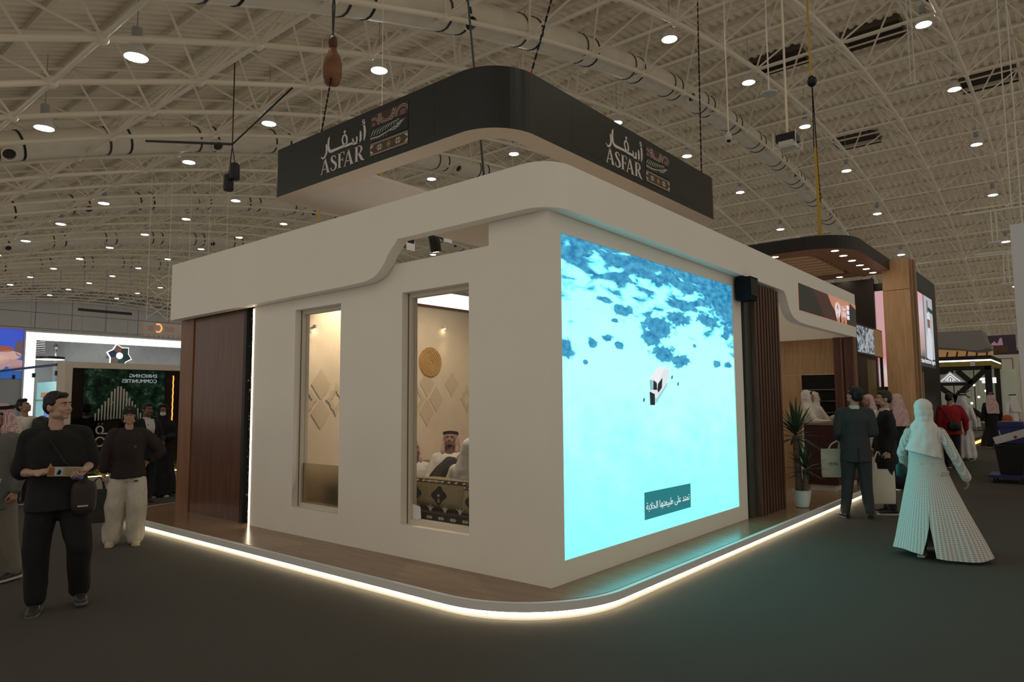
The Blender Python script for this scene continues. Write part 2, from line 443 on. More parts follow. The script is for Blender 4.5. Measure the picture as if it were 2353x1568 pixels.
# ---- walnut entrance
ent = thing('entrance_panel', 'tall walnut entrance panel with a black pull beside the flower strip', 'door', (-5.5, .1, ZP))
M_wal = wood('walnut_panel', (.085, .031, .017), (.140, .055, .029), .30, 3.0, (7, 7, .55), coat=.3)
M_wal2 = wood('walnut_post', (.19, .085, .042), (.26, .125, .062), .38, 3.0, (7, 7, .55))
MB().box(-6.24, -4.865, .035, .12, ZP, 2.99).build('leaf', M_wal, ent)
MB().box(-6.61, -6.24, .02, .16, ZP, 2.99).build('post', M_wal2, ent)
MB().box(-4.865, -4.80, .015, .12, ZP, 2.99).build('black_pull', M_black, ent)
MB().box(-4.80, -4.60, .10, .16, ZP, 2.99).build('back_strip', M_wal, ent)
MB().box(-6.61, -4.58, .165, .20, ZP, 3.2).build('backing', M_wal, ent)
ls = thing('light_strip', 'vertical glowing light strip at the edge of the white wall beside the walnut entrance', 'light strip', (-4.6, 0, ZP))
MB().box(-4.612, -4.586, -.004, .012, ZP+.002, 2.80).build('diffuser', mat('led_vertical', (1, .9, .7), .5, es=9, ecol=(1.0, .87, .64)), ls)
MB().box(-4.618, -4.585, .012, .05, ZP+.002, 2.80).build('channel', M_grey, ls)
# flower strip
gl = thing('flower_garland', 'narrow vertical strip of dried leaves and small blossoms beside the glowing strip', 'garland', (-4.7, .06, ZP))
rnd = random.Random(3)
M_leafs = [mat('dry_leaf_%d' % k, c, .7) for k, c in enumerate(((.10, .085, .03), (.16, .10, .05), (.30, .20, .13), (.06, .07, .025)))]
mbs = [MB() for _ in range(4)]
for k in range(520):
    z = ZP+.03+rnd.random()*2.62; x = -4.71+rnd.gauss(.03, .035); y = .045+rnd.random()*.05
    x = min(-4.625, max(-4.79, x))
    a = rnd.random()*6.28; l = .018+rnd.random()*.028; w = l*.38; t = rnd.uniform(-.9, .9)
    d = V((cos(a)*.6, -.5*abs(t), sin(a))).normalized(); s = d.cross(V((0, -1, .2))).normalized()
    P = V((x, y, z)); mbs[rnd.choice((0, 0, 1, 1, 2, 3))].add([P, P+d*l*.5+s*w, P+d*l, P+d*l*.5-s*w], [(0, 1, 2, 3)])
for k in range(4): mbs[k].build('leaf_mass', M_leafs[k], gl, kind='stuff')
for k in range(26):
    z = ZP+.05+k*.1; x = -4.69+rnd.gauss(.02, .03); c = V((x, .05, z)); m = MB()
    for q in range(5):
        a = q*1.257+k; d = V((cos(a), -.3, sin(a))).normalized(); s = V((-sin(a), 0, cos(a)))
        m.add([c, c+d*.013+s*.008, c+d*.024, c+d*.013-s*.008], [(0, 1, 2, 3)])
    m.build('blossom', M_leafs[2], gl)
MB().path([(-4.70+.03*sin(k*.9), .06, ZP+.01+k*.1) for k in range(27)], .006, 5).build('stem', M_leafs[1], gl)
# ================================================================ HANGING RING SIGN
RX0, RX1, RY0, RY1, RZ0, RZ1 = -4.75, -.76, .29, 5.40, 4.30, 4.935
M_ringb = mat('sign_black', (.016, .018, .015), .34, var=.08, scale=3, spec=.5)
M_ringu = mat('sign_underside', (.66, .56, .44), .55)
M_ringp = mat('sign_panel_cream', (.66, .60, .52), .55)
M_logo = mat('logo_silver', (.62, .56, .50), .5)
def rrect(x0, x1, y0, y1, r):
    """rounded rectangle, r = radii of (x1,y0),(x1,y1),(x0,y1),(x0,y0)"""
    return (arcpts(x1-r[0], y0+r[0], r[0], -90, 0, 14)+arcpts(x1-r[1], y1-r[1], r[1], 0, 90, 8)
            + arcpts(x0+r[2], y1-r[2], r[2], 90, 180, 8)+arcpts(x0+r[3], y0+r[3], r[3], 180, 270, 8))
ring = thing('hanging_ring_sign', 'large black square ring sign with silver lettering hanging over the white stand', 'sign', (-2.75, 2.8, RZ0))
out = rrect(RX0, RX1, RY0, RY1, (.52, .30, .2, .16)); inn = rrect(RX0+.26, RX1-.26, RY0+.26, RY1-.26, (.30, .1, .06, .06)); n = len(out)
mb = MB(); fo = []
for i in range(n):
    j = (i+1) % n
    mb.quad((*out[i], RZ0), (*out[j], RZ0), (*out[j], RZ1), (*out[i], RZ1))
mb.build('outer_skin', M_ringb, ring, smooth='auto')
mb = MB()
for i in range(n):
    j = (i+1) % n
    mb.quad((*inn[j], RZ0), (*inn[i], RZ0), (*inn[i], RZ1), (*inn[j], RZ1))
    mb.quad((*out[i], RZ1), (*out[j], RZ1), (*inn[j], RZ1), (*inn[i], RZ1))
mb.build('inner_skin', M_ringu, ring)
mb = MB()
for i in range(n):
    j = (i+1) % n; mb.quad((*out[j], RZ0), (*out[i], RZ0), (*inn[i], RZ0), (*inn[j], RZ0))
mb.build('soffit_band', M_ringu, ring)
MB().box(RX0+.20, -3.05, RY0+.20, RY1-.2, RZ0+.012, RZ0+.05).build('soffit_panel', M_ringp, ring)
MB().box(-3.05, RX1-.2, 4.05, RY1-.2, RZ0+.012, RZ0+.05).build('soffit_panel', M_ringp, ring)
MB().box(-1.55, -1.1, 4.75, 5.05, RZ0+.006, RZ0+.013).build('access_hatch', mat('hatch', (.52, .44, .36), .6), ring)

AR = [[(0.828, 0.402, 0.03), (0.842, 0.326, 0.038), (0.838, 0.262, 0.03), (0.825, 0.218, 0.012)],
 [(0.839, 0.453, 0.01), (0.812, 0.466, 0.014), (0.794, 0.452, 0.014), (0.815, 0.432, 0.012), (0.842, 0.436, 0.012)], [(0.787, 0.414, 0.006), (0.843, 0.423, 0.014)],
 [(0.76, 0.348, 0.02), (0.767, 0.293, 0.035), (0.766, 0.247, 0.035), (0.745, 0.221, 0.027), (0.709, 0.227, 0.023)],
 [(0.692, 0.299, 0.025), (0.698, 0.264, 0.027), (0.689, 0.234, 0.023)], [(0.613, 0.296, 0.017), (0.63, 0.262, 0.025), (0.637, 0.234, 0.025)],
 [(0.75, 0.222, 0.020), (0.699, 0.226, 0.022), (0.653, 0.224, 0.026), (0.606, 0.24, 0.028), (0.522, 0.239, 0.03), (0.436, 0.245, 0.03), (0.328, 0.244, 0.031), (0.218, 0.241, 0.036), (0.176, 0.249, 0.04), (0.153, 0.276, 0.04), (0.142, 0.33, 0.036), (0.147, 0.391, 0.032), (0.163, 0.432, 0.014)],
 [(0.474, 0.254, 0.02), (0.435, 0.281, 0.024), (0.419, 0.325, 0.024), (0.433, 0.366, 0.024), (0.463, 0.382, 0.022), (0.496, 0.353, 0.026), (0.511, 0.312, 0.028), (0.508, 0.273, 0.026), (0.479, 0.253, 0.02)],
 [(0.462, 0.438, 0.002), (0.464, 0.415, 0.044), (0.467, 0.391, 0.002)],
 [(0.098, 0.355, 0.02), (0.111, 0.296, 0.032), (0.107, 0.242, 0.032), (0.076, 0.204, 0.028), (0.034, 0.19, 0.022), (-0.004, 0.222, 0.006)]]
def serif_text():
    """ASFAR in a condensed high-contrast serif; unit height; list of stroke polylines"""
    out = []; x = 0
    def S(*pl):
        for p in pl: out.append([(x+u, v, w) for u, v, w in p])
    def A():
        S([(.05, 0, .05), (.33, 1, .05)], [(.32, 1.0, .11), (.60, 0, .17)], [(.14, .30, .05), (.50, .30, .05)], [(-.03, .012, .024), (.15, .012, .024)], [(.46, .012, .024), (.74, .012, .024)])
    A(); x = .78
    S([(.40, .78, .04), (.38, .90, .06), (.28, .975, .05), (.17, .965, .07), (.09, .88, .11), (.08, .78, .14), (.14, .66, .16), (.26, .55, .17), (.38, .43, .16), (.44, .30, .15), (.43, .17, .13), (.35, .06, .09), (.23, .022, .05), (.11, .05, .05), (.05, .15, .06), (.03, .26, .04)])
    x = 1.36
    S([(.13, 0, .15), (.13, 1, .15)], [(.0, .98, .04), (.50, .98, .04)], [(.48, .99, .06), (.49, .78, .03)], [(.2, .52, .045), (.40, .52, .045)], [(.39, .62, .04), (.39, .42, .04)], [(.0, .014, .028), (.28, .014, .028)])
    x = 1.84; A(); x = 2.66
    S([(.13, 0, .15), (.13, 1, .15)], [(.0, .98, .04), (.30, .98, .045), (.42, .93, .07), (.49, .82, .12), (.49, .68, .13), (.42, .56, .08), (.30, .50, .045), (.2, .49, .04)], [(.30, .50, .10), (.42, .30, .15), (.52, .10, .15), (.66, 0, .06), (.72, .03, .02)], [(.0, .014, .028), (.28, .014, .028)])
    return out, 3.40
def artwork(face, mapf):
    """mapf(u, v, w): u along the face from the left end of the lettering, v = height, w = out of the face"""
    def pr(polys, d, w0=.001):
        mb = MB()
        for q in polys: mb.prism(q, lambda u, v, w: mapf(u, v, w0+w), d)
        return mb
    po = [q for s in AR for q in stroke(s)]
    pr(po, .006).build('arabic_lettering', M_logo, face)
    st, wdt = serif_text(); k = .845/wdt; hh = .188
    po = [[(u*k, v*hh-.008) for u, v in q] for s in st for q in stroke([(a, b, c) for a, b, c in s])]
    pr(po, .006).build('latin_lettering', M_logo, face)
    # pattern panel of three bands, u .945..1.575, v -.003..+.47
    u0, u1 = .945, 1.575
    b1 = pr([[(u0, .330), (u1, .330), (u1, .468), (u0, .468)]], .004).build('brown_band', mat('band_brown', (.075, .032, .024), .6), face)
    b2 = pr([[(u0, .165), (u1, .165), (u1, .310), (u0, .310)]], .004).build('palm_band', mat('band_green', (.014, .019, .016), .5), face)
    b3 = pr([[(u0, -.003), (u1, -.003), (u1, .145), (u0, .145)]], .004).build('weave_band', mat('band_ochre', (.085, .055, .028), .6), face)
    M_art = mat('art_cream', (.52, .43, .36), .6)
    # brown band: coin outlines
    po = []
    def ringp(cu, cv, r, w, a0, a1, n=12, dash=False):
        p = [(cu+r*cos(radians(a0+(a1-a0)*i/n)), cv+r*sin(radians(a0+(a1-a0)*i/n)), w) for i in range(n+1)]
        q = stroke(p); po.extend(q[::2] if dash else q)
    for r, w in ((.15, .006), (.118, .006), (.10, .004)): ringp(u0+.28, .466, r, w, 182, 358, 16)
    ringp(u0+.28, .466, .134, .010, 184, 356, 22, True)
    for r in (.115, .095): ringp(u1-.09, .345, r, .006, 20, 178, 12)
    for r in (.10, .082): ringp(u0+.05, .332, r, .006, 2, 110, 9)
    for k in range(5): po += stroke([(u1-.13+.02*k, .345, .003), (u1-.115+.02*k, .41-.006*abs(k-2), .003)])
    for k in range(3): po += stroke([(u0+.03+.02*k, .338, .003), (u0+.035+.02*k, .375, .003)])
    po = [[(min(max(u, u0), u1), min(max(v, .331), .467)) for u, v in q] for q in po]
    pr(po, .002, .005).build('coin_drawing', M_art, b1)
    # palm frond
    po = stroke([(u0, .205, .014), (u0+.14, .197, .014), (u0+.28, .213, .012), (u0+.42, .248, .009), (u0+.52, .288, .005)])
    for k in range(10):
        b = u0+.01+.048*k; v0 = .205+max(0, (k-3))*.008
        po += stroke([(b, v0+.022, .006), (b+.022, v0+.06, .012), (b+.06, min(.306, v0+.092+.002*k), .002)])
    for k in range(6): po += stroke([(u0+.02+.05*k, .195, .006), (u0+.022+.05*k, .168, .002)])
    for k in range(4): po += stroke([(u0+.33+.05*k, .218+.018*k, .008), (u0+.42+.04*k, .214+.022*k, .011), (u0+.50+.03*k, .235+.02*k, .002)])
    pr(po, .002, .005).build('palm_frond', mat('art_sage', (.46, .46, .38), .6), b2)
    # weave band
    po = []
    for v in (.006, .016, .128, .138): po += stroke([(u0, v, .004), (u1, v, .004)])
    for (a, b, c) in (((u0, .118), (u0+.06, .118), (u0, .075)), ((u0, .026), (u0+.06, .026), (u0, .068)), ((u1, .118), (u1-.06, .118), (u1, .075)), ((u1, .026), (u1-.06, .026), (u1, .068))): po.append([a, b, c])
    def dia(cu, cv, r, hollow=False):
        c = [(cu+r, cv), (cu, cv+r*1.15), (cu-r, cv), (cu, cv-r*1.15)]
        if not hollow: po.append(c)
        else:
            for i in range(4):
                a, b = c[i], c[(i+1) % 4]; po.extend(stroke([(a[0], a[1], .004), (b[0], b[1], .004)]))
    for cu in (u0+.16, u0+.47):
        for i in (-1, 0, 1): dia(cu+.036*i, .072, .016, True)
        for i in (-.5, .5): dia(cu+.036*i, .094, .014); dia(cu+.036*i, .050, .014)
    dia(u0+.315, .072, .034, True); dia(u0+.315, .072, .014)
    pr(po, .002, .005).build('weave_drawing', M_art, b3)
f1 = MB().box(RX0+.9, RX1-.9, RY0-.001, RY0+.001, RZ0+.08, RZ1-.07).build('front_sign_face', M_ringb, ring)
artwork(f1, lambda u, v, w: (-3.64+u, RY0-.001-w, 4.388+v))
f2 = MB().box(RX1-.001, RX1+.001, RY0+1.2, RY1-.9, RZ0+.08, RZ1-.07).build('side_sign_face', M_ringb, ring)
artwork(f2, lambda u, v, w: (RX1+.001+w, 2.165+u, 4.388+v))
# ================================================================ SEA SCREEN
def node_mat(name):
    m = bpy.data.materials.new(name); m.use_nodes = True; nt = m.node_tree
    N = lambda t, **k: _n(nt, t, k)
    return m, nt, N
def _n(nt, t, k):
    n = nt.nodes.new(t)
    for a, b in k.items(): setattr(n, a, b)
    return n
def screen_mat(name, es=1.0, rough=.35):
    m, nt, N = node_mat(name); b = nt.nodes['Principled BSDF']
    b.inputs['Base Color'].default_value = (.01, .01, .01, 1); b.inputs['Roughness'].default_value = rough; b.inputs['Emission Strength'].default_value = es
    return m, nt, N, b
SU0, SU1, SV0, SV1 = .188, 3.868, .317, 3.053
def sea_material():
    m, nt, N, b = screen_mat('sea_screen', 1.0)
    L = nt.links.new
    tc = N('ShaderNodeTexCoord'); sp = N('ShaderNodeSeparateXYZ'); L(tc.outputs['Object'], sp.inputs[0])
    def mth(op, a, c=None, d=None, clamp=False):
        n = N('ShaderNodeMath', operation=op); n.use_clamp = clamp
        for i, q in enumerate((a, c, d)):
            if q is None: continue
            if isinstance(q, (int, float)): n.inputs[i].default_value = q
            else: L(q, n.inputs[i])
        return n.outputs[0]
    u = mth('DIVIDE', mth('SUBTRACT', sp.outputs['Y'], 0), SU1-SU0); v = mth('DIVIDE', sp.outputs['Z'], SV1-SV0)   # local: origin at the lower corner
    cb = N('ShaderNodeCombineXYZ'); L(u, cb.inputs[0]); L(v, cb.inputs[1])
    def noise(s, det=5, dist=0, sc=(1, 1, 1)):
        mp = N('ShaderNodeMapping'); mp.inputs['Scale'].default_value = sc; L(cb.outputs[0], mp.inputs[0])
        n = N('ShaderNodeTexNoise'); n.inputs['Scale'].default_value = s; n.inputs['Detail'].default_value = det; n.inputs['Distortion'].default_value = dist
        L(mp.outputs[0], n.inputs['Vector']); return n.outputs['Fac']
    n1 = noise(9, 10, .4, (1, 2.4, 1)); n2 = noise(30, 8, .2, (1, 1.5, 1)); n3 = noise(4, 3)
    # broad reef band along the top
    band = mth('ADD', mth('MULTIPLY', mth('SUBTRACT', v, mth('ADD', .865, mth('MULTIPLY', -.06, u))), 5.0), mth('MULTIPLY', mth('SUBTRACT', n1, .5), 4.2))
    right = mth('SUBTRACT', mth('MULTIPLY', mth('SUBTRACT', mth('ADD', u, v), 1.70), 6.0), mth('MULTIPLY', mth('SUBTRACT', n1, .48), 3.5))
    tot = mth('MAXIMUM', band, right)
    # single reef patches: (u, v, ru, rv)
    for (a, c, ra, rc) in ((.28, .792, .06, .022), (.19, .818, .035, .012), (.24, .752, .022, .009), (.47, .755, .10, .045), (.60, .80, .09, .03), (.80, .82, .08, .03), (.43, .71, .06, .04), (.50, .655, .075, .035), (.60, .632, .065, .03), (.017, .64, .035, .035), (.131, .666, .022, .018), (.20, .685, .03, .013), (.257, .67, .028, .015), (.864, .632, .03, .018), (.955, .632, .03, .016), (.41, .79, .02, .01), (.10, .60, .012, .008), (.70, .70, .012, .008)):
        du = mth('DIVIDE', mth('SUBTRACT', u, a), ra); dv = mth('DIVIDE', mth('SUBTRACT', v, c), rc)
        d = mth('SQRT', mth('ADD', mth('MULTIPLY', du, du), mth('MULTIPLY', dv, dv)))
        q = mth('ADD', mth('MULTIPLY', mth('SUBTRACT', 1.0, d), 1.5), mth('MULTIPLY', mth('SUBTRACT', n2, .5), 3.2))
        tot = mth('MAXIMUM', tot, q)
    mask = mth('MULTIPLY', mth('ADD', mth('MULTIPLY', tot, 2.2), .25), 1.0, clamp=True)
    lite = N('ShaderNodeValToRGB'); L(mth('ADD', mth('ADD', mth('MULTIPLY', v, .75), mth('MULTIPLY', n3, .42)), mth('MULTIPLY', mth('SUBTRACT', noise(14, 4, 0, (1, 1.3, 1)), .5), .35)), lite.inputs[0])
    e = lite.color_ramp.elements; e[0].position = .12; e[0].color = (.28, 2.0, 2.2, 1); e[1].position = .95; e[1].color = (.42, 2.1, 2.4, 1)
    k = e.new(.38); k.color = (.36, 2.1, 2.2, 1); k = e.new(.62); k.color = (.52, 2.15, 2.2, 1)
    dark = N('ShaderNodeValToRGB'); L(n2, dark.inputs[0]); e = dark.color_ramp.elements
    e[0].position = .35; e[0].color = (.008, .19, .42, 1); e[1].position = .68; e[1].color = (.075, .44, .66, 1)
    mx = N('ShaderNodeMix', data_type='RGBA'); L(mask, mx.inputs['Factor']); L(lite.outputs[0], mx.inputs['A']); L(dark.outputs[0], mx.inputs['B'])
    L(mx.outputs['Result'], b.inputs['Emission Color'])
    return m
scr = thing('led_screen', 'huge bright screen showing a boat on a turquoise sea', 'screen', (-.02, SU0, SV0))
MB().box(-.17, -.012, SU0, SU1, SV0, SV1).build('display', sea_material(), scr)
def emi(name, c, s=1.0): return mat(name, (.01, .01, .01), .5, es=s, ecol=c)
suv = lambda u, v, w: (-.012+w, SU0+u*(SU1-SU0), SV0+v*(SV1-SV0))
bt = MB().prism([(0.411, 0.555), (0.468, 0.603), (0.501, 0.601), (0.507, .594), (.524, .598), (.533, .582), (.519, .551), (.449, .466), (.439, .459), (.412, .459), (.410, .509)], suv, .0008).build('boat_image', emi('boat_white', (.72, .80, .82)), scr)
bt_parts = [('boat_roof', [(0.411, 0.555), (0.468, 0.603), (0.501, 0.601), (0.455, 0.538), (0.432, 0.552)], (.86, .86, .90)),
            ('boat_side', [(0.449, 0.484), (0.519, 0.548), (0.514, 0.533), (0.449, 0.466), (0.44, 0.467), (0.439, 0.486)], (.34, .66, .70)),
            ('boat_motor', [(0.41, 0.509), (0.439, 0.5), (0.439, 0.459), (0.412, 0.459)], (.010, .020, .022)),
            ('boat_cabin', [(0.433, 0.552), (0.452, 0.545), (0.453, 0.515), (0.431, 0.516)], (.012, .018, .018)),
            ('boat_opening', [(0.459, 0.538), (0.486, 0.562), (0.481, 0.524), (0.46, 0.505), (0.455, 0.515)], (.014, .020, .024)),
            ('boat_stern', [(.412, .553), (.430, .550), (.430, .516), (.414, .514)], (.22, .56, .60))]
for nm, po, c in bt_parts: MB().prism(po[::-1] if nm == 'x' else po, lambda u, v, w: suv(u, v, .0008+w), .0006).build(nm, emi(nm, c), bt)
for k, (u, v) in enumerate(((.582, .541), (.378, .479), (.545, .566))):
    MB().prism([(u-.006, v-.008), (u+.004, v-.006), (u+.006, v+.008), (u-.004, v+.004)], suv, .0008).build('swimmer_image', emi('swimmer', (.02, .16, .20)), scr)
cap = MB().prism([(.367, .052), (.643, .054), (.645, .147), (.368, .149)], suv, .001).build('caption_box', emi('caption_teal', (.018, .19, .21)), scr)
cap_txt = "\ufe97\ufee4\ufe98\ufeaa \ufecb\ufee0\ufef0 \ufec3\ufe92\ufef4\ufecc\ufe98\ufeec\ufe8e \ufe8d\ufedf\ufea8\ufefc\ufe91\ufe94"[::-1]
o = lettering('caption_lettering', cap_txt, .098, emi('caption_white', (.85, .92, .92)), cap, suv(.506, .085, .0015), (0, 1, 0), (0, 0, 1), .0006)

# ================================================================ INSIDE THE MEETING ROOM
M_plast = mat('warm_plaster', (.70, .60, .46), .8, var=.04, scale=5, bump=.25, bscale=22)
rl = structure('wall_room', 'warm plaster side wall inside the meeting room', (-4.5, 2, ZP))
MB().box(-4.58, -4.5, .17, 4.0, ZP, 3.10).build('wall_face', M_plast, rl)
rb = structure('wall_room_back', 'warm plaster back wall inside the meeting room', (-2.5, 4, ZP))
MB().box(-4.58, -.6, 4.0, 4.12, ZP, 3.10).build('wall_face', M_plast, rb)
for w in (0, 1):
    m = MB().box(-4.5, -4.46, .25, 3.98, 3.10, 3.135) if w == 0 else MB().box(-4.46, -.62, 3.94, 4.0, 3.10, 3.135)
    m.build('trim_%d' % (3+w), mat('trim_brown', (.13, .06, .035), .5), label='dark wooden strip under the light box', kind='structure')
lb = thing('light_box', 'white glowing light box band along the top of the room wall', 'light box', (-4.5, 2, 3.14))
MB().box(-4.56, -4.48, .25, 3.98, 3.136, 3.37).build('diffuser', mat('lightbox_white', (1, 1, 1), .5, es=1.6, ecol=(1, .97, .90)), lb)
MB().box(-4.58, -4.47, .22, 4.0, 3.37, 3.40).build('frame', M_grey, lb)
# woven basket plate
bk = thing('woven_plate', 'round woven straw plate hanging on the room wall', 'wall plate', (-4.49, 2.92, 2.238))
M_straw = mat('straw', (.55, .34, .13), .8, var=.25, scale=60, bump=.6, bscale=90)
pr = []
for k in range(15):
    r = .236*k/14; pr += [(max(.001, r), .015+(.010 if k % 2 else .002))]
MB().lathe([(.236, 0)]+pr[::-1], (-4.5, 2.92, 2.238), 32, (1, 0, 0)).build('weave', M_straw, bk, smooth=True)
for k in range(6):
    r = .04+.036*k; MB().path([(-4.473, 2.92+r*cos(a*.2094), 2.238+r*sin(a*.2094)) for a in range(31)], .004, 4).build('coil', mat('straw_dark', (.36, .20, .07), .8), bk)
# wall motifs (stucco diamonds)
M_mot = mat('stucco_motif', (.60, .50, .36), .85)
def motif(y, z, kind, k=1.0):
    t = thing('wall_motif', 'pale %s stucco lozenge on the room wall' % kind, 'wall ornament', (-4.5, y, z), group='stucco lozenges')
    if kind == 'hollow':
        n = 24; o = []
        for i in range(n):
            a = 2*pi*i/n; r = (.19+.018*cos(8*a))*k/(abs(cos(a))+abs(sin(a)))*1.0
            o.append((r*cos(a)*.78, r*sin(a)*1.1))
        mb = MB()
        for i in range(n):
            j = (i+1) % n; p, q = o[i], o[j]
            mb.prism([p, q, (q[0]*.55, q[1]*.55), (p[0]*.55, p[1]*.55)], lambda u, v, w: (-4.5+w, y+u, z+v), .012)
        mb.build('relief', M_mot, t)
    else:
        MB().prism([(-.15*k, 0), (0, -.205*k), (.15*k, 0), (0, .205*k)], lambda u, v, w: (-4.5+w, y+u, z+v), .008).build('relief', M_mot, t)
for y, z, kd in ((2.655, 1.66, 'hollow'), (2.86, 1.90, 'plain'), (2.86, 1.45, 'plain'), (3.06, 1.66, 'plain'), (.71, 1.66, 'hollow'), (.93, 1.86, 'plain'), (1.17, 1.66, 'hollow'), (.93, 1.47, 'plain'), (3.4, 1.9, 'plain'), (3.75, 1.66, 'hollow')): motif(y, z, kd)
# small wall washers inside the room
for k, (y, z) in enumerate(((3.2, 2.78), (.8, 2.60))):
    t = thing('wall_washer', 'tiny warm wall washer lamp %s' % ('above the straw plate' if k == 0 else 'behind the window with frosted film'), 'lamp', (-4.47, y, z))
    MB().lathe([(.02, 0), (.028, .03), (.028, .05), (.01, .055)], (-4.46, y, z), 12).build('casing', mat('washer_white', (.7, .65, .55), .4), t, smooth='auto')
    MB().lathe([(.001, 0), (.02, 0)], (-4.46, y, z-.001), 12, cap=False).build('lens', mat('washer_lens', (1, 1, 1), .4, es=40, ecol=(1, .82, .55)), t)
    ld = bpy.data.lights.new('washer_light', 'SPOT'); ld.energy = 5; ld.color = (1, .75, .45); ld.spot_size = radians(80); ld.spot_blend = .7; ld.shadow_soft_size = .02
    lo = bpy.data.objects.new('washer_light', ld); COL.objects.link(lo); lo.parent = t; lo.location = (.06, 0, -.02); lo.rotation_euler = (0, radians(-12), 0)
# track spots that light the room
def track_spot(P, aim, e, lab, cone=70, size=1.0, col=(1, .80, .54)):
    P, aim = V(P), V(aim); d = (aim-P).normalized()
    t = thing('track_spot', lab, 'spotlight', P, group='black spotlights of the stand')
    MB().lathe([(.045*size, -.10*size), (.05*size, -.09*size), (.05*size, .09*size), (.042*size, .10*size), (.040*size, .08*size)], P, 16, d, cap=True).build('barrel', M_black, t, smooth='auto')
    MB().lathe([(.001, .095*size), (.040*size, .095*size)], P, 16, d, cap=False).build('lens', mat('spot_lens', (1, 1, 1), .4, es=30, ecol=(1, .82, .56)), t)
    MB().tube(P, P+V((0, 0, .22*size)), .010*size, n=6).build('stem', M_black, t)
    ld = bpy.data.lights.new('spot_light', 'SPOT'); ld.energy = e; ld.color = col; ld.spot_size = radians(cone); ld.spot_blend = .8; ld.shadow_soft_size = .04
    lo = bpy.data.objects.new('spot_light', ld); COL.objects.link(lo); lo.parent = t; lo.location = d*.12*size
    lo.rotation_mode = 'QUATERNION'; lo.rotation_quaternion = d.to_track_quat('-Z', 'Y')
    return t
track_spot((-2.4, 1.0, 3.50), (-2.4, 1.6, .4), 110, 'black cylinder spotlight seen through the gap above the wall', 110, 1.35)
track_spot((-3.75, 1.30, 3.42), (-4.5, 1.25, 2.5), 120, 'black spotlight inside the room turned to the plaster wall near the frosted window', 75)
track_spot((-2.9, 2.2, 3.42), (-4.4, 3.0, 1.6), 80, 'black spotlight inside the room turned to the straw plate', 90)
for k, (x, y) in enumerate(((-2.55, .62), (-1.95, .62))):
    t = thing('barn_door_light', 'black wedge shaped flood light tucked behind the fascia, %s' % ('left one' if k == 0 else 'right one with a bright edge'), 'flood light', (x, y, 3.42))
    MB().prism([(-.13, .06), (.13, .10), (.10, -.10)], lambda u, v, w: (x+u, y+w, 3.44+v), .10).build('casing', M_black, t)
    MB().box(x+.098, x+.112, y-.01, y+.11, 3.34, 3.54).build('rim', mat('chrome', (.7, .7, .7), .15, metal=1), t)

# majlis seating under the second window
def pattern_mat(name, base, alt, su, sv, rough=.9):
    m, nt, N = node_mat(name); b = nt.nodes['Principled BSDF']; b.inputs['Roughness'].default_value = rough
    tc = N('ShaderNodeTexCoord'); mp = N('ShaderNodeMapping'); mp.inputs['Scale'].default_value = (su, su, sv); nt.links.new(tc.outputs['Object'], mp.inputs[0])
    v = N('ShaderNodeTexVoronoi', distance='MANHATTAN'); v.inputs['Scale'].default_value = 1; v.inputs['Randomness'].default_value = .15; nt.links.new(mp.outputs[0], v.inputs['Vector'])
    r = N('ShaderNodeValToRGB'); r.color_ramp.interpolation = 'CONSTANT'; e = r.color_ramp.elements
    e[0].position = 0; e[0].color = (*alt, 1); e[1].position = .30; e[1].color = (*base, 1); k = e.new(.12); k.color = (*base, 1); k = e.new(.2); k.color = (*alt, 1)
    nt.links.new(v.outputs['Distance'], r.inputs[0]); nt.links.new(r.outputs[0], b.inputs['Base Color']); MATS[name] = m
    return m
M_sadu = pattern_mat('sadu_dark', (.030, .012, .012), (.35, .26, .18), 16, 16)
M_cush = mat('cushion_ochre', (.30, .235, .125), .9, var=.12, scale=40)
M_cushd = mat('cushion_dark', (.022, .014, .014), .9)
M_ivory = mat('embroid_ivory', (.42, .36, .27), .9)
sofa = thing('floor_sofa', 'low dark red woven floor sofa under the tall window', 'sofa', (-1.6, .42, ZP))
MB().box(-2.4, -.62, .20, .95, ZP, .55).build('base', mat('sofa_maroon', (.030, .011, .012), .9, var=.2, scale=50), sofa)
mb = MB().box(-2.4, -.62, .193, .20, .47, .545); mb.build('woven_border', M_cushd, sofa)
for k in range(11):
    x = -2.25+.16*k
    MB().prism([(-.045, 0), (-.018, .018), (0, .008), (.018, .018), (.045, 0), (.018, -.018), (0, -.008), (-.018, -.018)], lambda u, v, w: (x+u, .192-w, .508+v), .002).build('border_flower', M_ivory, sofa)
for k in range(9):
    x = -2.2+.2*k
    MB().prism([(-.05, .02), (-.012, .005), (0, .035), (.012, .005), (.05, .02), (.02, -.012), (.012, -.035), (-.012, -.035), (-.02, -.012)], lambda u, v, w: (x+u, .197-w, .60+v*.9), .003).build('flower_motif', M_ivory, sofa)
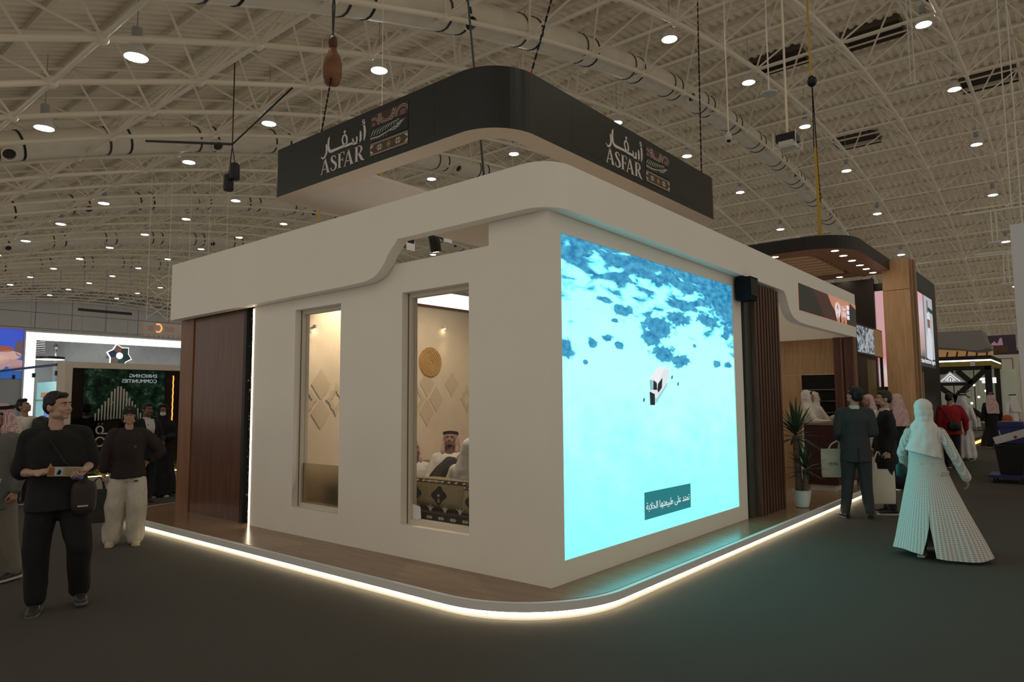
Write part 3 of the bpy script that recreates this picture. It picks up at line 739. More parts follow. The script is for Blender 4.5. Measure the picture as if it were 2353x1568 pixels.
def cushion(x, y, z, w, h, lab, tilt=0):
    t = thing('floor_cushion', lab, 'cushion', (x, y, z), 0, 'patterned back cushions of the floor sofa', world=False)
    nx, nz = 12, 8; d = .10; rows = []
    for side in (-1, 1):
        for j in range(nz+1):
            for i in range(nx+1):
                a, b = i/nx*2-1, j/nz*2-1; e = max(0, (1-a**4))*max(0, (1-b**4))
                rows.append((a*w/2*(1-.03*b*b), side*(.012+d*e**.5), (b+1)*h/2*(1+.02*cos(a*5))))
    o = (nx+1)*(nz+1); fs = []
    for j in range(nz):
        for i in range(nx):
            q = j*(nx+1)+i; fs.append((q, q+1, q+nx+2, q+nx+1)); fs.append((o+q, o+q+nx+1, o+q+nx+2, o+q+1))
    per = [i for i in range(nx+1)]+[(j+1)*(nx+1)+nx for j in range(nz)]+[nz*(nx+1)+nx-1-i for i in range(nx)]+[(nz-1-j)*(nx+1) for j in range(nz-1)]
    for k in range(len(per)): a, b = per[k], per[(k+1) % len(per)]; fs.append((b, a, o+a, o+b))
    mb = MB(); mb.add(rows, fs); c = mb.build('cover', M_cush, t, smooth=True)
    def surf(a, b):  # front side (-y)
        e = max(0, (1-a**4))*max(0, (1-b**4)); return V((a*w/2, -(.012+d*e**.5)-.003, (b+1)*h/2))
    def patch(poly, m, nm):
        mb = MB(); mb.add([surf(*p) for p in poly], [tuple(range(len(poly)))]); return mb.build(nm, m, t)
    for cx in (-.5, .25):
        n = 16; P = []
        for i in range(n):
            s = i/n*4; k = int(s); f = s-k; c4 = [(.24, 0), (0, .62), (-.24, 0), (0, -.62)]
            a, b = c4[k], c4[(k+1) % 4]; jag = 1.0+(.07 if i % 2 else -.02)
            P.append((cx+(a[0]+(b[0]-a[0])*f)*jag, -.12+(a[1]+(b[1]-a[1])*f)*jag))
        # fan so it follows the bulge
        mb = MB(); ctr = surf(cx, -.12)
        mb.add([ctr]+[surf(*p) for p in P], [(0, 1+i, 1+(i+1) % n) for i in range(n)]); mb.build('lozenge', M_cushd, t)
        mb = MB(); P2 = [(cx+.05*cos(i*pi/4)*(1 if i % 2 else .6), -.12+.12*sin(i*pi/4)*(1 if i % 2 else .6)) for i in range(8)]
        mb.add([surf(*p)+V((0, -.003, 0)) for p in P2], [tuple(range(8))]); mb.build('lozenge_star', M_ivory, t)
    mb = MB()
    for i in range(nx-1):
        a, b = -1+2*(i+.5)/nx, -1+2*(i+1.5)/nx; mb.quad(surf(a, .62), surf(b, .62), surf(b, .86), surf(a, .86))
    mb.build('top_border', M_sadu, t)
    for i in range(10):
        a = -.85+.19*i; mb = MB(); mb.add([surf(a+p, .74+q)+V((0, -.002, 0)) for p, q in ((-.05, 0), (0, -.08), (.05, 0), (0, .08))], [(0, 1, 2, 3)]); mb.build('border_knot', M_ivory, t)
    t.rotation_euler = (radians(tilt), 0, 0); return t
oc_ = thing('olive_cushion', 'dark olive cushion blurred behind the frosted film', 'cushion', (-3.3, .38, ZP))
mb = MB(); mb.ball((-3.44, .42, .56), (.16, .09, .17), 16, 12); mb.build('cover', mat('olive_dark', (.05, .055, .03), .9), oc_, smooth=True)
MB().box(-3.70, -2.75, .25, .62, ZP, .42).build('seat_block', mat('olive_seat', (.22, .19, .12), .9), oc_)
cushion(-1.72, .40, .55, .95, .31, 'ochre cushion with two black lozenges on the floor sofa', -8)
cushion(-.93, .36, .535, .80, .29, 'ochre cushion with black embroidery bulging at the window corner', -10)
# ================================================================ RIGHT PART OF THE STAND
spk = thing('wall_speaker', 'black loudspeaker under the fascia at the end of the sea screen', 'speaker', (.10, 4.02, 2.88))
m = MB().prism([(-.11, -.15), (.09, -.15), (.11, -.05), (.11, .14), (-.11, .14)], lambda u, v, w: (.13+u*.9, 3.90+w, 3.02+v), .25); m.build('cabinet', mat('speaker_black', (.006, .006, .006), .55, spec=.2), spk)
MB().prism([(-.12, -.10), (.10, -.10), (.10, .11), (-.12, .11)], lambda u, v, w: (.232+w, 4.02+u, 3.02+v), .006).build('grille', mat('speaker_grille', (.02, .02, .02), .6), spk)
MB().box(.0, .08, 3.96, 4.10, 2.98, 3.10).build('bracket', M_black, spk)
M_slat = wood('slat_walnut', (.075, .036, .022), (.120, .062, .038), .45, 3, (8, 8, .6))
M_slatd = mat('slat_back', (.02, .010, .008), .7)
sw = thing('slat_screen', 'row of upright walnut slats beside the black loudspeaker', 'slat screen', (.05, 4.8, ZP))
MB().box(-.10, .015, 4.36, 5.32, ZP, 3.14).build('backing', M_slatd, sw)
for k in range(9):
    y = 4.365+.107*k
    MB().box(.015, .095, y, y+.058, ZP, 3.14).build('slat', M_slat, sw)
MB().box(-.30, .03, 4.18, 4.355, ZP, 3.14).build('dark_post', mat('slate_post', (.055, .058, .045), .35, var=.15, scale=4), sw)
MB().box(-.5, -.42, 4.145, 4.18, ZP, 3.0).build('oak_edge', wood('oak', (.38, .215, .10), (.50, .30, .145), .5, 3, (6, 6, .5)), sw)
M_oak = MATS['oak']
# back partition: cream header, oak panels, black niche
bp = structure('wall_partition', 'oak panelled partition with a cream header and a black niche behind the counter', (-1.5, 9.4, ZP))
MB().box(-4.5, -.02, 9.25, 9.38, 2.765, 3.55).build('header', mat('cream_header', (.70, .60, .46), .6), bp)
MB().box(-4.5, -.22, 9.62, 9.72, 2.11, 2.9).build('panel', M_oak, bp)
MB().box(-4.5, -.97, 9.62, 9.72, ZP, 2.10).build('panel', M_oak, bp)
MB().box(-.97, -.22, 9.66, 9.72, ZP, 2.10).build('niche', mat('niche_black', (.004, .004, .004), .6), bp)
for z in (1.36, 1.58, 1.80):
    MB().box(-.95, -.24, 9.56, 9.64, z, z+.012).build('shelf', mat('steel_edge', (.4, .38, .35), .3, metal=.8), bp)
# dark wooden columns
M_colw = wood('column_brown', (.075, .030, .022), (.12, .05, .034), .45, 3, (7, 7, .5))
for k, (x0, x1, lab) in enumerate(((-.235, -.085, 'dark brown wooden post behind the counter, left of the pair'), (-.04, .125, 'dark brown wooden post at the end of the fascia, right of the pair'))):
    t = thing('wooden_post', lab, 'post', ((x0+x1)/2, 9.25, ZP))
    MB().box(x0, x1-.04, 9.16, 9.36, ZP, 2.765).build('shaft', M_colw, t)
    MB().box(x1-.04, x1, 9.18, 9.34, ZP, 2.765).build('edge', wood('column_edge', (.16, .075, .045), (.22, .11, .065), .5, 3, (7, 7, .5)), t)
# sign on the fascia end
sg = thing('fascia_screen', 'long screen with a sunset between dark rocks on the end of the white fascia', 'screen', (.14, 7.7, 2.95))
def sunset_mat():
    m, nt, N, b = screen_mat('sunset_screen', 1.0); L = nt.links.new
    tc = N('ShaderNodeTexCoord'); n = N('ShaderNodeTexNoise'); n.inputs['Scale'].default_value = 1.2; L(tc.outputs['Object'], n.inputs['Vector'])
    r = N('ShaderNodeValToRGB'); e = r.color_ramp.elements; e[0].color = (.42, .16, .10, 1); e[1].color = (.52, .22, .15, 1); L(n.outputs['Fac'], r.inputs[0]); L(r.outputs[0], b.inputs['Emission Color'])
    return m
FX = XO+.002
f7 = lambda u, v, w: (FX+w, 6.05+u*3.31, 2.95+v*.412)
MB().prism([(0, 0), (1, 0), (1, 1), (0, 1)], f7, .006).build('display', sunset_mat(), sg)
rk = lambda po, c, nm, w0=.0065: MB().prism(po, lambda u, v, w: f7(u, v, w0+w), .001).build(nm, emi(nm+str(round(c[0]*1000)), c), sg)
rk([(0, 0), (.62, 0), (.60, .10), (.585, .42), (.52, .64), (.46, 1), (0, 1)], (.052, .024, .018), 'rock_slope')
rk([(0, 0), (.40, 0), (.34, .3), (.30, .55), (.2, 1), (0, 1)], (.022, .020, .016), 'rock_dark', .0078)
rk([(.665, 0), (.672, .42), (.68, .46), (.685, .40), (.695, 0)], (.018, .016, .012), 'rock_spire')
rk([(.735, 0), (.745, .22), (.755, 0)], (.02, .016, .012), 'rock_spire')
rk([(.80, 0), (1, 0), (1, .78), (.875, .98), (.868, .72), (.815, .50)], (.026, .025, .019), 'rock_cliff')
M_lw = emi('sign_white', (.75, .75, .80))
m = MB(); cu, cv = .632, .50
for r, w in ((.040, .006), (.030, .004)):
    p = [(cu+r*cos(a*pi/12), cv+r*8.0*sin(a*pi/12), w*2.2) for a in range(25)]
    for q in stroke(p): m.prism(q, lambda u, v, w: f7(u, v, .009+w), .001)
for a in range(5):
    a0, a1 = radians(90+144*a), radians(90+144*(a+1))
    for q in stroke([(cu+.026*cos(a0), cv-.06+.026*5*sin(a0), .006), (cu+.026*cos(a1), cv-.06+.026*5*sin(a1), .006)]): m.prism(q, lambda u, v, w: f7(u, v, .009+w), .001)
m.build('round_emblem', M_lw, sg)
m = MB()
for s in AR:
    for q in stroke(s): m.prism([(.715+u*.078, .36+v*.95) for u, v in q], lambda u, v, w: f7(u, v, .009+w), .001)
m.build('arabic_lettering', M_lw, sg)
m = MB(); st, wdt = serif_text()
for s in st:
    for q in stroke(s): m.prism([(.712+u*.078/wdt, .28+v*.24) for u, v in q], lambda u, v, w: f7(u, v, .009+w), .001)
m.build('latin_lettering', M_lw, sg)
for k in range(3):
    MB().prism([(.808, .22+.22*k), (.855, .22+.22*k), (.855, .40+.22*k), (.808, .40+.22*k)], lambda u, v, w: f7(u, v, .009+w), .001).build('pattern_tile', M_lw, sg)
MB().prism([(.695, .2), (.698, .2), (.698, .75), (.695, .75)], lambda u, v, w: f7(u, v, .009+w), .001).build('divider', M_lw, sg)
# counter
ct = thing('reception_counter', 'dark maroon reception counter on a pale plinth', 'counter', (0, 8.1, ZP))
M_mar = wood('maroon_wood', (.036, .010, .010), (.052, .016, .015), .35, 3, (7, 7, .6))
MB().box(-.30, .20, 7.46, 8.90, ZP+.10, 1.20).build('body', M_mar, ct)
MB().box(-.24, .14, 7.50, 8.84, ZP, ZP+.10).build('plinth', mat('plinth', (.52, .47, .40), .6), ct)
MB().box(-.32, .22, 7.44, 8.92, 1.20, 1.235).build('worktop', mat('worktop', (.20, .14, .10), .35), ct)
# yucca
def yucca():
    t = thing('potted_yucca', 'potted yucca with two trunks in a white pot beside the walnut slats', 'plant', (.235, 5.50, ZP))
    cx, cy = .235, 5.50
    MB().lathe([(.07, 0), (.085, .01), (.112, .12), (.125, .22), (.130, .235), (.118, .235), (.110, .20), (.001, .20)], (cx, cy, ZP), 22).build('pot', mat('white_ceramic', (.66, .68, .62), .3), t, smooth='auto')
    MB().lathe([(.001, .20), (.112, .205)], (cx, cy, ZP), 16, cap=False).build('soil', mat('soil', (.02, .014, .01), .95), t)
    M_tr = mat('yucca_trunk', (.13, .10, .065), .9, var=.4, scale=30, bump=1, bscale=40, stretch=(1, 1, 3))
    M_lf = mat('yucca_leaf', (.028, .062, .030), .45, var=.3, scale=12)
    r = random.Random(5)
    for (dx, h, rad, sp, nl) in ((-.035, .98, .040, .46, 46), (.05, .52, .032, .34, 34)):
        top = V((cx+dx, cy+.0, ZP+h))
        pts = [V((cx+dx*(1+.3*k/6), cy+.01*sin(k), ZP+.19+(h-.19)*k/6)) for k in range(7)]
        MB().path(pts, [rad*(1.15-.1*k/6+.05*(k % 2)) for k in range(7)], 10).build('trunk', M_tr, t, smooth=True)
        top = pts[-1]
        for k in range(nl):
            a = k*2.399+r.random()*.5; el = radians(-25+105*(k/nl)+r.uniform(-12, 12)); ln = sp*(.75+.4*r.random())
            d = V((cos(a)*cos(el), sin(a)*cos(el), sin(el))); s = d.cross(V((0, 0, 1)))
            s = s.normalized() if s.length > .05 else V((1, 0, 0)); nrm = s.cross(d)
            b = top+V((0, 0, .10*(k/nl)-.03)); w = .020+.008*r.random(); mid = b+d*ln*.5; tip = b+d*ln+V((0, 0, -.10*ln*max(0, cos(el))))
            m = MB().add([b-s*w*.5, b+s*w*.5, mid-s*w, mid+s*w, tip, b-nrm*.004, mid-nrm*.007], [(0, 5, 6, 2), (5, 1, 3, 6), (2, 6, 4), (6, 3, 4)])
            m.build('leaf', M_lf, t, smooth=True)
    return t
yucca()

# ================================================================ NEIGHBOUR STAND WITH THE BLACK CANOPY
M_oakc = wood('oak_column', (.50, .285, .135), (.62, .375, .19), .5, 3, (6, 6, .5))
nb = thing('black_canopy', 'black rounded canopy with a slatted oak soffit and round downlights', 'canopy', (-2.5, 11, 4.5))
CZ0, CZ1 = 4.48, 4.74
co = rrect(-6.0, .13, 9.12, 12.95, (.85, .05, .05, .4)); n = len(co)
mb = MB()
for i in range(n):
    j = (i+1) % n; mb.quad((*co[i], CZ0), (*co[j], CZ0), (*co[j], CZ1), (*co[i], CZ1))
mb.add([(*p, CZ1) for p in co], [tuple(range(n))]); mb.build('black_edge', mat('canopy_black', (.010, .009, .008), .4), nb, smooth='auto')
ci = rrect(-5.6, -.62, 9.62, 12.4, (.5, .05, .05, .3))
mb = MB()
for i in range(n):
    j = (i+1) % n; mb.quad((*co[j], CZ0), (*co[i], CZ0), (*ci[i], CZ0), (*ci[j], CZ0)); mb.quad((*ci[j], CZ0), (*ci[i], CZ0), (*ci[i], CZ0+.12), (*ci[j], CZ0+.12))
mb.build('soffit_border', wood('soffit_brown', (.26, .13, .07), (.34, .18, .10), .45, 3, (5, 5, 5)), nb)
mb = MB().add([(*p, CZ0+.12) for p in ci], [tuple(range(n-1, -1, -1))]); mb.build('soffit_back', mat('soffit_back', (.006, .004, .003), .8), nb)  # shade of the slat gaps is put into this near-black colour
M_soff = wood('soffit_oak', (.62, .38, .21), (.70, .44, .25), .5, 3, (.4, 5, 5))
for k in range(8):
    y = 9.74+.33*k; MB().box(-5.3, -.72, y, y+.16, CZ0+.0, CZ0+.10).build('soffit_slat', M_soff, nb)
M_dl = mat('downlight_lens', (1, 1, 1), .4, es=26, ecol=(1, .85, .66))
for (x, y) in ((-.22, 9.55), (-.22, 10.15), (-.22, 10.8), (-.22, 11.45), (-.22, 12.0), (-.22, 12.6), (-1.3, 9.36), (-2.4, 9.36), (-3.5, 9.36), (-.95, 12.7)):
    d = MB().lathe([(.07, -.006), (.085, -.008), (.085, .002), (.07, .002), (.07, -.006)], (x, y, CZ0), 16, cap=False).build('downlight', M_grey, nb)
    MB().lathe([(.001, -.004), (.07, -.004)], (x, y, CZ0), 16, cap=False).build('downlight_lens', M_dl, d)
oc = thing('oak_column', 'tall oak clad column carrying the black canopy', 'column', (.25, 12.7, 0))
MB().box(-.03, .50, 12.55, 13.0, .10, 4.02).build('cladding', M_oakc, oc)
MB().box(-.03, .50, 12.55, 13.0, 4.03, 4.70).build('top_cladding', M_oakc, oc)
MB().box(.50, .55, 12.62, 12.70, .10, 4.70).build('corner_strip', wood('oak_strip', (.26, .15, .08), (.36, .22, .11), .5, 3, (6, 6, .5)), oc)
MB().box(.50, .58, 12.76, 12.95, .10, 4.70).build('corner_strip', MATS['oak_strip'], oc)
MB().box(-.06, .56, 12.5, 13.05, 0, .10).build('plinth', M_black, oc)
p2 = thing('oak_stand_platform', 'low platform edge with a light strip behind the two men in suits', 'platform', (-2, 11.5, 0))
m = MB().box(-6, .44, 10.0, 12.48, 0, .09); m.box(-6, .44, 13.07, 17.2, 0, .09); m.build('base', M_black, p2)
m = MB().box(-6, .45, 10.0, 12.48, .09, .12); m.box(-6, .45, 13.07, 17.2, .09, .12); m.build('deck', MATS['walnut_laminate'], p2)
MB().box(.44, .447, 10.0, 12.48, .03, .05).build('light_strip', M_led, p2)
# LED wall beyond the column
lw2 = thing('tall_led_wall', 'tall screen with a man in white and a subtitle beyond the oak column', 'screen', (.4, 15, 2.3))
MB().box(.02, .345, 13.05, 17.0, 4.32, 4.70).build('header', mat('header_dark', (.07, .075, .07), .6), lw2)
MB().box(.02, .345, 13.05, 17.0, .12, 4.32).build('cabinet', M_black, lw2)
def blur_mat(name, stops, axis='Z', es=1.0, nz=.15, scale=1.0, off=0.0):
    m, nt, N, b = screen_mat(name, es); L = nt.links.new
    tc = N('ShaderNodeTexCoord'); sp = N('ShaderNodeSeparateXYZ'); L(tc.outputs['Object'], sp.inputs[0])
    n = N('ShaderNodeTexNoise'); n.inputs['Scale'].default_value = 1.6; L(tc.outputs['Object'], n.inputs['Vector'])
    a = N('ShaderNodeMath', operation='MULTIPLY_ADD'); L(sp.outputs[axis], a.inputs[0]); a.inputs[1].default_value = scale; a.inputs[2].default_value = off
    c = N('ShaderNodeMath', operation='MULTIPLY_ADD'); L(n.outputs['Fac'], c.inputs[0]); c.inputs[1].default_value = nz; L(a.outputs[0], c.inputs[2])
    r = N('ShaderNodeValToRGB'); L(c.outputs[0], r.inputs[0]); e = r.color_ramp.elements
    e[0].position = stops[0][0]; e[0].color = (*stops[0][1], 1); e[1].position = stops[-1][0]; e[1].color = (*stops[-1][1], 1)
    for p, q in stops[1:-1]: k = e.new(p); k.color = (*q, 1)
    L(r.outputs[0], b.inputs['Emission Color']); return m
g7 = lambda u, v, w: (.347+w, 13.55+u*2.75, 2.40+v*1.80)
MB().prism([(0, 0), (1, 0), (1, 1), (0, 1)], g7, .01).build('display', blur_mat('pink_screen', ((.05, (.02, .02, .025)), (.22, (.06, .05, .055)), (.35, (.40, .30, .26)), (.55, (.55, .38, .38)), (.8, (.60, .48, .52)), (1.0, (.62, .36, .42))), 'Z', 1.0, .2, .5, 0), lw2)
gi = lambda po, c, nm, w0=.011: MB().prism(po, lambda u, v, w: g7(u, v, w0+w), .001).build(nm, emi(nm+'_c', c), lw2)
gi([(.52, .12), (1, .10), (1, 1), (.52, 1)], (.40, .42, .46), 'room_image')
gi([(.52, .12), (.56, .12), (.56, 1), (.52, 1)], (.10, .10, .14), 'door_image', .0125)
gi([(.70, .5), (.76, .5), (.76, .95), (.70, .95)], (.16, .12, .09), 'shelf_image', .0125)
gi([(.76, .80), (1, .78), (1, .84), (.76, .86)], (.01, .05, .035), 'banner_image', .0125)
gi([(.60, .12), (.86, .10), (.90, .42), (.82, .56), (.70, .56), (.62, .40)], (.62, .63, .68), 'robe_image', .0135)
gi([(.70, .56), (.82, .56), (.83, .70), (.76, .74), (.69, .70)], (.20, .12, .09), 'face_image', .0145)
gi([(.68, .68), (.84, .68), (.83, .76), (.76, .79), (.69, .76)], (.65, .65, .70), 'headcloth_image', .0155)
gi([(0, 0), (1, 0), (1, .12), (.3, .13), (.1, .26), (0, .16)], (.03, .03, .032), 'shade_image', .0115)
lettering('subtitle', 'We have directed our support', .175, emi('subtitle_white', (.9, .9, .95)), lw2, g7(.60, .05, .014), (0, 1, 0), (0, 0, 1), .0006)
for k in range(6):
    y = 13.25+.15*k; MB().box(.346, .375, y, y+.035, .3, 2.2).build('fin', M_colw, lw2)
MB().box(.346, .372, 13.25, 14.1, 1.75, 1.78).build('fin_rail', M_colw, lw2)
MB().box(.346, .40, 14.15, 14.28, .12, 2.25).build('jamb', MATS['oak_strip'], lw2)
# pink strip screen left of the column, dark back wall
ps = thing('pink_screen', 'narrow pink and orange screen left of the oak column', 'screen', (-.5, 13.2, 1.2))
MB().box(-1.2, -.06, 13.15, 13.3, .12, 4.3).build('cabinet', M_black, ps)
MB().box(-.46, -.07, 13.13, 13.15, 1.9, 4.12).build('display', blur_mat('pink_strip', ((0, (.02, .02, .03)), (.22, (.05, .05, .07)), (.4, (.62, .36, .25)), (.62, (.66, .50, .52)), (.8, (.60, .22, .25)), (1, (.58, .32, .34))), 'Z', 1.0, .1, .45, .1), ps)
MB().box(-6, -.3, 12.96, 13.05, .12, 4.4).build('wall_neighbour', mat('dark_brown_wall', (.020, .014, .012), .5), label='dark back wall under the black canopy', kind='structure')
# side display and glass of the neighbour stand
sd = thing('side_display', 'hanging display with a shimmering fabric picture above a glass wall', 'screen', (-.02, 11, 2.5))
MB().box(-.07, -.01, 9.95, 12.15, 2.50, 3.10).build('cabinet', M_black, sd)
def foil_mat():
    m, nt, N, b = screen_mat('foil_screen', .9); L = nt.links.new
    tc = N('ShaderNodeTexCoord'); n = N('ShaderNodeTexNoise'); n.inputs['Scale'].default_value = 3.2; n.inputs['Detail'].default_value = 6; n.inputs['Distortion'].default_value = 3.0; L(tc.outputs['Object'], n.inputs['Vector'])
    r = N('ShaderNodeValToRGB'); e = r.color_ramp.elements; L(n.outputs['Fac'], r.inputs[0])
    e[0].position = .38; e[0].color = (.01, .012, .012, 1); e[1].position = .75; e[1].color = (.55, .50, .48, 1)
    for p, c in ((.45, (.10, .16, .19)), (.52, (.25, .32, .42)), (.58, (.45, .45, .35)), (.66, (.35, .28, .36))): k = e.new(p); k.color = (*c, 1)
    L(r.outputs[0], b.inputs['Emission Color']); return m
MB().box(-.01, -.004, 10.0, 11.35, 2.54, 3.06).build('display', foil_mat(), sd)
MB().box(-.01, -.002, 11.36, 12.12, 2.52, 3.08).build('oak_end', M_oakc, sd)
gw = thing('glass_wall', 'clear glass wall with a dark frame behind the two men in suits', 'glass wall', (-.04, 11, .12))
MB().box(-.05, -.04, 10.0, 12.1, .12, 2.48).build('pane', mat('shop_glass', (.10, .12, .11), .03, alpha=.15), gw)
m = MB(); m.box(-.07, -.02, 9.95, 10.0, .12, 2.5); m.box(-.07, -.02, 12.1, 12.16, .12, 2.5); m.box(-.07, -.02, 10.0, 12.1, .12, .17); m.build('frame', M_black, gw)
MB().box(-.30, -.25, 12.0, 12.55, .12, 2.48).build('oak_panel', mat('olive_panel', (.20, .145, .045), .5), gw)
# shop interior seen through the glass
sh = thing('display_cabinet', 'pale lit display cabinet behind the glass wall', 'cabinet', (-1.6, 11.8, .12))
MB().box(-2.6, -.6, 11.9, 12.2, .12, 2.3).build('body', mat('shop_cream', (.55, .50, .38), .6), sh)
for k in range(3): MB().box(-2.5, -.7, 11.6, 11.9, .7+.5*k, .73+.5*k).build('shelf', mat('shop_shelf', (.5, .42, .28), .5), sh)
for k, (x, z) in enumerate(((-.95, 2.38), (-.72, 2.40), (-1.15, 2.0), (-1.4, 2.36))): MB().ball((x, 11.75, z), .035, 10, 8).build('bulb', mat('shop_bulb', (1, 1, 1), .4, es=12, ecol=(1, .85, .6)), sh)
# ================================================================ LEFT BACKGROUND: GLASS FRONTED STANDS
# --- black glass sign wall, plane x = -10
gs = thing('black_sign_wall', 'black glass display wall in a cream frame with cream bars and letters', 'display wall', (-10.1, 2, 0))
M_cream = mat('cream_frame', (.55, .47, .36), .55)
m = MB(); m.box(-10.35, -9.94, -.39, -.28, 0, 2.35); m.box(-10.35, -9.94, -.28, 4.6, 2.245, 2.35); m.box(-10.35, -9.94, 4.5, 4.6, 0, 2.245); m.build('frame', M_cream, gs)
MB().box(-10.3, -9.94, -.28, 4.5, 0, .36).build('skirting', mat('skirting_cream', (.42, .38, .30), .6), gs)
MB().box(-10.3, -9.925, -.28, 4.5, 0, .12).build('foot_board', mat('skirting_cream2', (.36, .33, .27), .6), gs)
MB().box(-10.3, -10.06, -.28, 4.5, .36, 2.245).build('back_panel', mat('sign_back', (.006, .007, .006), .6), gs)
MB().box(-9.985, -9.975, -.28, 4.5, .36, 2.245).build('glass', mat('dark_glass', (.75, .78, .76), .0, trans=1.0, ior=2.0), gs)
M_bars = mat('sign_cream', (.50, .45, .36), .6)
for k in range(16):
    t = (k-7.5)/7.5; y = .485+.375*t; h = .03+.40*max(0, (1-abs(t)**1.2))**.9; w = .011+.004*(1-abs(t)); z0 = 1.36-.03*abs(t)
    if k in (5, 6, 7, 8, 9, 10): h += .06
    MB().prism([(-w*.45, 0), (w*.45, 0), (w, h+.10), (-w, h+.10)], lambda u, v, w2: (-9.974+w2, y+u, z0+v), .012).build('bar', M_bars, gs)
def line_sign(pts, nm, wd=.022, closed=False):
    m = MB()
    for q in stroke([(a, b, wd) for a, b in pts]): m.prism(q, lambda u, v, w: (-9.974+w, u, v), .012)
    m.build(nm, M_bars, gs)
line_sign([(.19+.055*cos(a*pi/9), 1.17+.065*sin(a*pi/9)) for a in range(19)], 'letter_loop')
line_sign([(.20, 1.105), (.36, 1.105), (.40, 1.12)], 'letter_tail')
for d in (-.03, .03): line_sign([(.19+d, 1.275), (.19+d+.014, 1.275)], 'letter_dot', .016)
line_sign([(.20+.075*cos(radians(20+a*17.8)), .965+.078*sin(radians(20+a*17.8))) for a in range(19)], 'letter_o')
line_sign([(.93+.06*cos(a*pi/9), 1.16+.06*sin(a*pi/9)) for a in range(19)], 'letter_loop')
# plants behind the glass; light from below painted gold on the lowest leaves
r = random.Random(11)
M_gl = [mat('plant_dark', (.022, .035, .014), .7), mat('plant_mid', (.06, .07, .02), .7), mat('plant_gold_lit', (.32, .23, .05), .6)]
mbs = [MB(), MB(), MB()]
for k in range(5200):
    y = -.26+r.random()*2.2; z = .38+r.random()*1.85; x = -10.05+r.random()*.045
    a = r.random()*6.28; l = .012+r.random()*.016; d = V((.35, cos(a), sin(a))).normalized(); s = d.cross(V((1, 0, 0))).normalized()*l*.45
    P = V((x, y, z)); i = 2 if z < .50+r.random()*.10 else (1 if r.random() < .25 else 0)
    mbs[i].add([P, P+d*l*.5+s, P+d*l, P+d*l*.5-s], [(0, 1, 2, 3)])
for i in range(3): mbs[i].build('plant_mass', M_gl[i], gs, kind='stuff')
MB().box(-10.05, -10.0, -.27, 4.4, .362, .37).build('foot_light', mat('gold_led', (1, .8, .4), .5, es=9, ecol=(1, .72, .25)), gs)
MB().path([(-9.97, 1.43+.004*sin(k*2.1), 1.25+.045*k) for k in range(21)], .010, 5).build('orange_light', mat('orange_led', (1, .4, .1), .5, es=2.0, ecol=(1, .30, .06)), gs)
# screen on the hidden side of the white stand: it is what the black glass mirrors
ss = thing('side_screen', 'screen with trees and white capitals on the side of the white stand', 'screen', (-6.63, 2.4, .9))
def trees_mat():
    m, nt, N, b = screen_mat('trees_screen', 1.3); L = nt.links.new
    tc = N('ShaderNodeTexCoord'); n = N('ShaderNodeTexNoise'); n.inputs['Scale'].default_value = 5; n.inputs['Detail'].default_value = 8; n.inputs['Roughness'].default_value = .7; L(tc.outputs['Object'], n.inputs['Vector'])
    r = N('ShaderNodeValToRGB'); e = r.color_ramp.elements; L(n.outputs['Fac'], r.inputs[0]); e[0].position = .42; e[0].color = (.003, .012, .006, 1); e[1].position = .72; e[1].color = (.25, .36, .26, 1)
    k = e.new(.56); k.color = (.02, .06, .03, 1); L(r.outputs[0], b.inputs['Emission Color']); return m
MB().box(-6.70, -6.64, 1.02, 2.70, 1.30, 2.50).build('display', trees_mat(), ss)
for k, w in enumerate(('ENRICHING', 'COMMUNITIES')):
    lettering('capitals', w, .115, emi('capitals_white', (.8, .85, .9), 2.6), ss, (-6.703, 2.52, 2.22-.12*k), (0, -1, 0), (0, 0, 1), .001, 'LEFT')
MB().box(-6.64, -6.60, .20, 9.2, ZP, 2.8).build('wall_side', mat('side_wall', (.10, .06, .04), .6), label='side wall of the white stand facing the left aisle', kind='structure')
# small black tripod in front of the sign wall
tp = thing('tripod_stand', 'thin black tripod stand in front of the black sign wall', 'stand', (-9.3, -.2, 0))
for a in (10, 130, 250):
    MB().tube((-9.3, -.21, .46), (-9.3+.26*cos(radians(a)), -.21+.26*sin(radians(a)), .0), .010, n=6).build('leg', M_black, tp)
MB().box(-9.42, -9.18, -.33, -.09, .455, .475).build('top_plate', M_black, tp)
# --- glass wall in plane y = -.4 with iridescent panels
gg = thing('iridescent_glass_wall', 'long glass wall with a dark top rail and pastel panels behind it', 'glass wall', (-13, -.38, 0))
for k in range(4):
    x1 = -10.36-1.22*k; MB().box(x1-1.20, x1, -.395, -.385, 0, 2.29).build('pane', mat('clear_pane', (.2, .3, .3), .03, alpha=.10), gg)
    MB().box(x1-.05, x1+.02, -.41, -.37, 2.12, 2.20).build('clamp', M_black, gg)
MB().box(-15.3, -10.36, -.41, -.37, 2.29, 2.33).build('top_rail', mat('rail_dark', (.05, .05, .05), .4), gg)
pst = thing('pastel_panel_wall', 'cyan, white and violet glowing panels behind the glass wall', 'panel wall', (-13, 1.0, 0))
cols = ((.30, .62, .66), (.35, .62, .64), (.62, .68, .62), (.50, .44, .74), (.16, .14, .42), (.60, .62, .60), (.30, .60, .64))
for k, c in enumerate(cols):
    x0 = -16.2+.86*k
    MB().box(x0, x0+.84, .96, 1.0, .0, 2.15).build('panel', mat('pastel_%d' % k, c, .5, es=.55, ecol=c, var=.25, scale=2.2), pst)
MB().box(-16.2, -10.4, .90, .96, 1.70, 1.74).build('shelf', mat('shelf_mint', (.45, .58, .52), .5), pst)
